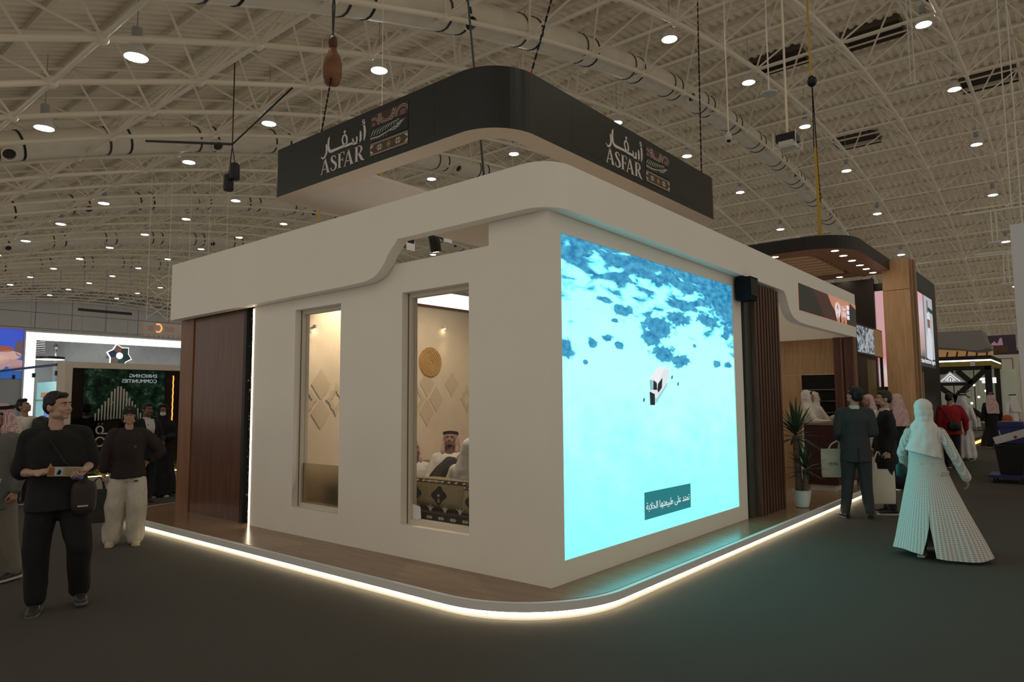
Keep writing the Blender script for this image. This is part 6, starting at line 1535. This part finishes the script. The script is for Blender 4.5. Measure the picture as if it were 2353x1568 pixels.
# 3 --- suit man, 4 masked woman (left background)
person('man in dark suit and white open shirt behind the woman in the cap', (-8.62, .42, 0), 8, 1.63, 'dark', det=1, hy=8, hair='short', arms={'L': ((.25, -.03, 1.14), (.19, -.20, 1.0), (-.3, -.9, .1), (-.8, 0, .2), .5)},
       lower=[trousers((.012, .012, .014), .008)], upper=[top((.012, .012, .014), .72, .95, .042, 'suit_jacket', .008), shirt_v((.50, .47, .42), .085, .98, off=.150)], shoes=(.05, .03, .02), sole=(.05, .03, .02))
def mask(sk, R): flatpart('face_mask', [((0, -.075, 1.580), (.052, .036, .044)), ((0, -.095, 1.590), (.024, .024, .024))], R, mat('mask_white', (.58, .55, .52), .8), sk['t'])
person('woman in black abaya with a white face mask beside the walnut entrance', (-9.25, .95, 0), -25, 1.60, 'dark', female=True, det=1, arms={'R': ((-.24, -.02, 1.15), (-.06, -.24, 1.14), (.7, -.6, .3), (0, -.2, 1), .5), 'L': ((.24, -.02, 1.15), (.06, -.24, 1.12), (-.7, -.6, .3), (0, -.2, 1), .5)},
       upper=[robe((.008, .008, .009), .05, .27, .23)], head=lambda sk, R: (hijab((.009, .009, .010))(sk, R), mask(sk, R)), shoes=(.3, .28, .25))
# 5 --- people near the glass wall
person('young man in white T-shirt looking down behind the man in black', (-10.2, -.86, 0), 30, 1.70, 'tan', det=1, hy=12, hp=-22, hair='quiff', arms={'R': ((-.22, -.08, 1.17), (-.10, -.28, 1.22), (.3, -.6, .6), (.8, -.2, .2), .6), 'L': ((.22, -.08, 1.17), (.10, -.28, 1.20), (-.3, -.6, .6), (-.8, -.2, .2), .6)},
       lower=[trousers((.02, .02, .025), .01)], upper=[top((.56, .51, .42), .82, .42, .036, 't_shirt', .010, arm=1.15)])
bp2 = thing('black_backpack', 'black backpack in front of the man in white T-shirt', 'backpack', (-9.95, -.72, 1.0))
softbag(bp2, (-9.93, -.70, 1.22), (.06, .13, 0), (.09, -.04, 0), (0, 0, .22), M_black)
person('dark haired woman at the left edge behind the red chequered headcloth', (-10.0, -1.32, 0), -5, 1.56, 'tan', female=True, det=1, hy=10, hair='long', upper=[robe((.02, .02, .02), .06)], tname='person')
# 6 --- man at left edge with red chequered cloth and blue folder
M_keff = keff_mat('keffiyeh_red')
person('man in grey jacket with a red chequered headcloth cut by the left edge', (-4.42, -2.62, 0), -60, 1.62, 'tan', det=1, hy=-15, arms={'L': ((.25, .05, 1.14), (.24, -.02, .90), (0, -.1, -1), (-1, 0, 0), .8)},
       legs={'R': ((-.10, -.05, .50), (-.10, -.05, .085), (0, -1, 0)), 'L': ((.10, .06, .50), (.11, .14, .10), (0, -1, 0))},
       lower=[trousers((.16, .14, .11), .015)], upper=[top((.10, .10, .085), .72, .96, .045, 'grey_jacket', .010)], head=ghutra(None, M=M_keff, drape=.16), hair='short')
fd = thing('blue_folder', 'blue folder held by the man at the left edge', 'folder', (-4.3, -2.5, .7))
MB().obox((-4.30, -2.60, .78), V((.05, -.12, 0)), V((.006, .003, 0)), V((.02, .01, .16))).build('cover', mat('folder_blue', (.02, .06, .20), .4), fd)
MB().obox((-4.295, -2.595, .785), V((.048, -.116, 0)), V((.003, .0015, 0)), V((.02, .01, .165))).build('papers', mat('folder_paper', (.5, .5, .5), .7), fd)
# 7 --- two men in suits
M_gsuit = mat('suit_slate', (.030, .033, .032), .75, var=.05, scale=60)
def vent(sk, R): MB().box(-.0025, .0025, .143, .150, .74, .95).build('back_seam', mat('seam_dark', (.01, .012, .012), .8), sk['t'])
person('tall man in slate grey suit seen from behind', (.86, 5.90, 0), 116, 1.79, 'light', det=2, hy=24, hp=-20, hair='short', fat=1.05, extra=vent,
       legs={'R': ((-.105, -.01, .50), (-.125, .02, .085), (-.25, -1, 0)), 'L': ((.115, -.02, .50), (.17, .01, .085), (.45, -1, 0))},
       arms={'R': ((-.225, .04, 1.13), (-.165, -.22, 1.10), (.5, -.8, .2), (.3, .2, .9), .5), 'L': ((.225, .04, 1.13), (.180, -.20, 1.04), (-.3, -.8, -.2), (-.4, .2, .8), .8)},
       lower=[trousers(None, .006, 'suit_trousers', .006, M=M_gsuit, cuff=.07)], upper=[top(None, .74, .95, .030, 'suit_jacket', .006, flare=.012, M=M_gsuit), collar_only((.50, .56, .58))], shoes=(.008, .008, .008), sole=(.012, .012, .012), face_parts=False)
M_tote = mat('canvas_cream', (.52, .49, .38), .9, var=.04, scale=50)
def tote(lab, c, ax, h, handle, m=M_tote):
    """flat canvas bag: c = centre of the top edge, ax = half width vector, handle = point the handles reach"""
    c, ax = V(c), V(ax); t = thing('tote_bag', lab, 'bag', c-V((0, 0, h)), group='canvas tote bags'); n = V((-ax.y, ax.x, 0)).normalized()
    rings = []
    for k, (z, w, d) in enumerate(((0, .98, .012), (-.25, 1.0, .022), (-.6, 1.0, .03), (-.9, .98, .028), (-1, .94, .012))):
        rings.append([c+ax*w*cos(i*pi/8)*(abs(cos(i*pi/8))+1e-6)**-.6+n*d*sin(i*pi/8)+V((0, 0, z*h)) for i in range(16)])
    MB().ring_loft(rings).build('bag', m, t, smooth='auto')
    for s in (-1, 1):
        b = c+ax*.45*s; q = V(handle); MB().path([b+n*.012-V((0, 0, .04)), lerp(b, q, .55)+n*.01+ax*.12*s, q+ax*.03*s], .012, 6).build('handle', m, t)
    return t
t = tote('cream tote bag hanging at the side of the man in slate grey suit', (.54, 5.98, .92), (.14, .10, 0), .40, (.62, 5.93, 1.04))
lettering('print', 'AFAQ', .05, mat('tote_print', (.05, .05, .05), .8), t, (.555, 5.925, .70), (.8, .6, 0), (0, 0, 1), .0008)
M_bsuit = mat('suit_black', (.009, .009, .010), .75)
person('bearded man in black jacket and white shirt facing left', (1.10, 6.52, 0), 206, 1.735, 'light', det=2, hy=-2, hp=-3, hair='short', haircol=(.030, .020, .014), beard=True, fat=1.05,
       arms={'L': ((.215, .05, 1.13), (.200, -.03, .89), (0, -.05, -1), (-1, 0, 0), 1.1), 'R': ((-.25, .0, 1.13), (-.22, -.10, .90), (0, -.1, -1), (1, 0, 0), .8)},
       lower=[trousers(None, .008, 'trousers', M=M_bsuit)], upper=[top(None, .72, .93, .032, 'jacket', .008, M=M_bsuit, flare=.01), shirt_v((.52, .50, .47), .070, 1.15, off=.138)], shoes=(.014, .014, .014), sole=(.38, .36, .33))
tote('cream tote bag carried by the man in the black jacket', (1.07, 6.30, .64), (.155, .11, 0), .48, (1.03, 6.36, .88))
bcs = thing('black_briefcase', 'black bag between the man in the black jacket and the woman in the coat', 'bag', (1.28, 6.35, .3))
softbag(bcs, (1.26, 6.62, .55), (.14, .09, 0), (.03, -.045, 0), (0, 0, .21), M_black)
# 8 --- woman in long coat
def tweed():
    m, nt, N = node_mat('tweed'); b = nt.nodes['Principled BSDF']; b.inputs['Roughness'].default_value = .95; L = nt.links.new
    tc = N('ShaderNodeTexCoord'); sp = N('ShaderNodeSeparateXYZ'); L(tc.outputs['Object'], sp.inputs[0])
    an = N('ShaderNodeMath', operation='ARCTAN2'); L(sp.outputs['Y'], an.inputs[0]); L(sp.outputs['X'], an.inputs[1])
    def band(src, f):
        a = N('ShaderNodeMath', operation='MULTIPLY'); L(src, a.inputs[0]); a.inputs[1].default_value = f
        s = N('ShaderNodeMath', operation='SINE'); L(a.outputs[0], s.inputs[0]); return s.outputs[0]
    x, z = band(an.outputs[0], 64), band(sp.outputs['Z'], 330)
    mx = N('ShaderNodeMath', operation='MAXIMUM'); L(x, mx.inputs[0]); L(z, mx.inputs[1])
    r = N('ShaderNodeValToRGB'); e = r.color_ramp.elements; e[0].position = .15; e[0].color = (.30, .285, .25, 1); e[1].position = .75; e[1].color = (.56, .54, .48, 1)
    L(mx.outputs[0], r.inputs[0]); L(r.outputs[0], b.inputs['Base Color']); return m
M_tweed = tweed()
def coat(sk, R):
    n = 56; rings_o, rings_i = [], []
    spec = ((1.425, .118, .085, 0, .015), (1.38, .165, .112, 0, .012), (1.30, .178, .126, 0, .008), (1.18, .175, .128, 0, 0), (1.05, .180, .135, 0, 0), (.92, .205, .160, -.01, .0), (.75, .255, .20, -.025, .015), (.55, .315, .250, -.05, .035), (.36, .375, .30, -.078, .05), (.20, .425, .335, -.10, .065), (.06, .465, .365, -.115, .078))
    for z, rx, ry, cx, cy in spec:
        f = max(0, (1.05-z)/1.05); gap = radians(0 if z > .36 else 11*(.40-z)/.34*1.6)*1.0; ro, ri = [], []
        for i in range(n+1):
            a = radians(90)+gap/2-radians(16)*f+(2*pi-gap)*i/n
            k = 1+f*(.045*sin(5*a+1)+.03*sin(9*a))
            zz = z+.03*f*sin(a*2+.5)*(1 if z < .1 else .3)
            ro.append((cx+rx*k*cos(a), cy+ry*k*sin(a), zz)); ri.append((cx+(rx*k-.012)*cos(a), cy+(ry*k-.012)*sin(a), zz+.004))
        rings_o.append(ro); rings_i.append(ri)
    mb = MB(); w = n+1
    loop = [o+i[::-1] for o, i in zip(rings_o, rings_i)]
    mb.ring_loft(loop, False, False)
    k = len(loop); mb.add(rings_o[-1]+rings_i[-1], [(i, i+1, w+i+1, w+i) for i in range(n)])
    mb.build('coat', M_tweed, sk['t'], smooth='auto')
    for s in 'RL':
        A = sk['AR'][s]; sh, e, wr = sk['SH'][s], A[0], A[1]; m2 = MB(); limb(m2, [V((sh.x*.6, .015, 1.40)), sh+V((0, 0, -.02)), lerp(sh, e, .5), e, lerp(e, wr, .5), lerp(e, wr, .97)], [.058, .060, .058, .055, .052, .052])
        link('coat_sleeve', remesh(m2, .011, 3, .006, 12), sk['t'], M_tweed)
    MB().obox((-.172, .107, .93), V((.040, .037, -.004)), V((-.005, .006, 0)), V((-.004, .003, .024))).build('pocket_flap', M_tweed, sk['t'])
    MB().box(-.06, .06, .132, .138, 1.02, 1.045).build('half_belt', M_tweed, sk['t'])
M_hij = mat('scarf_ivory', (.56, .53, .48), .85, var=.03, scale=20)
cw_ = person('woman in long pale tweed coat and ivory headscarf walking away, lit by the screen', (2.02, 3.90, 0), 97, 1.60, 'tan', female=True, det=2, hy=-6, face_parts=False,
       legs={'R': ((-.08, -.12, .52), (-.08, -.22, .085), (0, -1, 0)), 'L': ((.09, .08, .50), (.09, .20, .10), (0, -1, 0))},
       arms={'R': ((-.275, .03, 1.13), (-.375, -.04, .88), (-.2, -.15, -1), (1, 0, 0), .5), 'L': ((.245, -.04, 1.14), (.225, -.22, .98), (0, -.8, -.4), (-1, 0, 0), .6)},
       lower=[trousers((.03, .03, .03), .0, 'leggings', .002)], upper=[coat], head=hijab(None, M=M_hij, drape=1.25), shoes=(.25, .24, .22))
hb = thing('green_handbag', 'small dark green handbag on a thin strap beside the woman in the coat', 'handbag', (1.72, 3.92, .75))
softbag(hb, (1.765, 4.02, .85), (.03, .09, 0), (.04, -.01, 0), (0, 0, .085), mat('bag_green', (.010, .055, .048), .4))
MB().path([(1.765, 4.02, .93), (1.785, 3.96, 1.12), (1.83, 3.90, 1.28), (1.88, 3.91, 1.315), (1.90, 3.98, 1.25)], .006, 6).build('strap', MATS['bag_green'], hb)
# 9 --- hosts behind the counter
M_ivr = mat('robe_ivory', (.58, .51, .42), .8, var=.04, scale=20)
person('host in ivory robe and headscarf leaning on the maroon counter', (-.53, 8.55, ZP), 12, 1.64, 'tan', female=True, det=1, hy=4, hair='long',
       arms={'R': ((-.22, -.12, 1.17), (-.06, -.33, 1.13), (.5, -.85, -.1), (0, 0, -1), .2), 'L': ((.23, -.10, 1.15), (.14, -.36, 1.13), (-.1, -1, -.1), (0, 0, -1), .2)}, upper=[robe(None, .05, .25, .21, M=M_ivr)], head=hijab(None, M=M_ivr, drape=1.0))
person('second host in white headscarf turned to the black shelf', (-.62, 9.28, ZP), 50, 1.62, 'tan', female=True, det=0, arms={'R': ((-.22, -.12, 1.17), (-.10, -.33, 1.25), (.2, -.85, .4), (0, 0, -1), .3)}, upper=[robe(None, .05, .25, .21, M=M_ivr)], head=hijab(None, M=M_ivr, drape=.9), face_parts=False)
# 10 --- people further back on the right
M_kp = keff_mat('keffiyeh_pink', (.42, .16, .15)); M_thobe = mat('thobe_white', (.60, .57, .52), .8, var=.03, scale=15)
person('visitor in pink chequered headcloth seen between the two suits', (.26, 9.35, ZP), 225, 1.56, 'tan', det=0, hy=0, upper=[robe(None, .05, .24, .2, M=M_thobe)], head=ghutra(None, M=M_kp, band=False), face_parts=False)
person('visitor in red headcloth standing in front of the oak column', (.68, 9.55, 0), 150, 1.70, 'tan', det=0, upper=[robe((.012, .012, .012), .05, .24, .2)], head=ghutra(None, M=M_kp, band=False), face_parts=False)
person('broad man in red shirt with a shoulder strap seen from behind', (.82, 14.70, 0), 118, 1.74, 'tan', det=1, hy=-48, hair='short', beard=True, fat=1.25, face_parts=True,
       lower=[trousers((.02, .02, .022), .015)], upper=[top((.24, .010, .014), .78, .95, .042, 'red_shirt', .012, arm=1.15, flare=.02)], arms={'R': ((-.32, .02, 1.13), (-.34, -.03, .89), (0, -.1, -1), (1, 0, 0), .4)})
sb = thing('shoulder_bag', 'small black shoulder bag on the back of the man in red', 'bag', (.8, 14.4, .9))
softbag(sb, (.92, 14.50, .97), (.13, .05, 0), (.02, -.05, 0), (0, 0, .12), M_black)
MB().path([(.86, 14.45, 1.06), (.78, 14.42, 1.25), (.64, 14.50, 1.44)], .014, 6).build('strap', M_black, sb)
person('man in white headcloth half hidden behind the man in red', (.80, 17.2, 0), 70, 1.74, 'tan', det=0, upper=[robe(None, .05, .24, .2, M=M_thobe)], head=ghutra((.58, .55, .52)), face_parts=False)
person('man in black cloak and red chequered headcloth walking away', (.88, 23.0, 0), 120, 1.78, 'tan', det=1, upper=[robe((.007, .007, .008), .07, .34, .28, nf=7)], head=ghutra(None, M=M_keff, drape=.36), face_parts=False, shoes=(.4, .36, .32))
person('man in white robe and headcloth beside the glowing table lamp', (1.25, 26.0, 0), 140, 1.76, 'tan', det=1, upper=[robe(None, .05, .24, .2, M=M_thobe)], head=ghutra((.56, .53, .49), drape=.34), face_parts=False)
ob = thing('orange_backpack', 'orange red backpack carried near the white robed man', 'backpack', (1.06, 25.76, .55))
softbag(ob, (1.07, 25.74, .80), (.17, .06, 0), (.04, -.09, 0), (0, 0, .24), mat('pack_orange', (.34, .06, .025), .6))
MB().obox((1.07, 25.64, .80), V((.05, 0, 0)), V((0, .01, 0)), V((0, 0, .015))).build('badge', mat('pack_badge', (.5, .45, .4), .6), ob)
# 11 --- seated men inside the room
SIT = {'R': ((-.30, -.32, .93), (.02, -.42, .90), (1, -.3, 0)), 'L': ((.30, -.32, .93), (-.02, -.46, .92), (-1, -.3, 0))}
def sitter(lab, P, face, **k):
    from mathutils import Euler
    off = Euler((radians(k.get('pitch', 0)), radians(k.get('tilt', 0)), radians(face+90))).to_matrix() @ V((0, 0, .82))
    return person(lab, V(P)-off, face, 1.75, legs=SIT, shoes=None, **k)
M_kin = keff_mat('keffiyeh_room', (.42, .12, .12))
low = lambda M: trousers(None, .06, 'robe_skirt', .012, M=M, cuff=.85)
sitter('seated man in white robe and red headcloth with black cord, facing the window', (-3.04, 1.90, .31), -62, skin='tan', det=1, hy=10, hp=-16, hair='short', beard=True, lower=[low(M_thobe)], upper=[top(None, .80, .95, .045, 'robe', .012, M=M_thobe)], head=ghutra(None, M=M_kin, drape=.18), arms={'R': ((-.27, -.05, 1.14), (-.10, -.30, 1.06), (.7, -.6, 0), (0, 0, -1), .3), 'L': ((.27, -.05, 1.14), (.10, -.30, 1.06), (-.7, -.6, 0), (0, 0, -1), .3)})
M_blth = mat('robe_black', (.012, .012, .014), .8)
sitter('seated man in black jacket leaning forward behind the cushion', (-2.62, 1.12, .40), 70, skin='tan', det=1, tilt=-6, pitch=38, hy=0, hp=20, hair='short', lower=[low(M_blth)], upper=[top(None, .80, .95, .06, 'jacket', .012, M=M_blth)], arms={'R': ((-.30, -.15, 1.20), (-.12, -.38, 1.15), (.7, -.6, 0), (0, 0, -1), .3)}, face_parts=False)
sitter('seated man in white robe and white headcloth with his back to the window', (-1.92, 1.12, .28), 112, skin='tan', det=1, hy=5, hp=-12, lower=[low(M_thobe)], upper=[top(None, .80, .95, .055, 'robe', .016, M=M_thobe)], head=ghutra((.60, .58, .54), band=False, drape=.40), face_parts=False)
sitter('seated man in white robe at the left window edge', (-3.66, 1.84, .16), -20, skin='tan', det=1, hy=0, hp=-15, hair='short', lower=[low(M_thobe)], upper=[top(None, .80, .95, .045, 'robe', .012, M=M_thobe)], head=ghutra(None, M=M_kin, band=False, drape=.2))
so2 = thing('low_bench', 'low red woven bench along the plaster wall inside the room', 'bench', (-4.1, 2.2, ZP))
MB().box(-4.48, -3.75, .6, 3.9, ZP, .40).build('base', mat('bench_red', (.16, .03, .025), .9, var=.3, scale=40), so2)
MB().box(-3.7, -1.0, 1.05, 2.4, ZP, .21).build('floor_mattress', mat('mattress_red', (.14, .03, .025), .9, var=.4, scale=30), so2)
for k in range(5): MB().box(-4.46, -4.36, .62+.66*k, 1.24+.66*k, .40, .74).build('back_cushion', M_cush, so2)
bpy.data.scenes.remove(TMP)
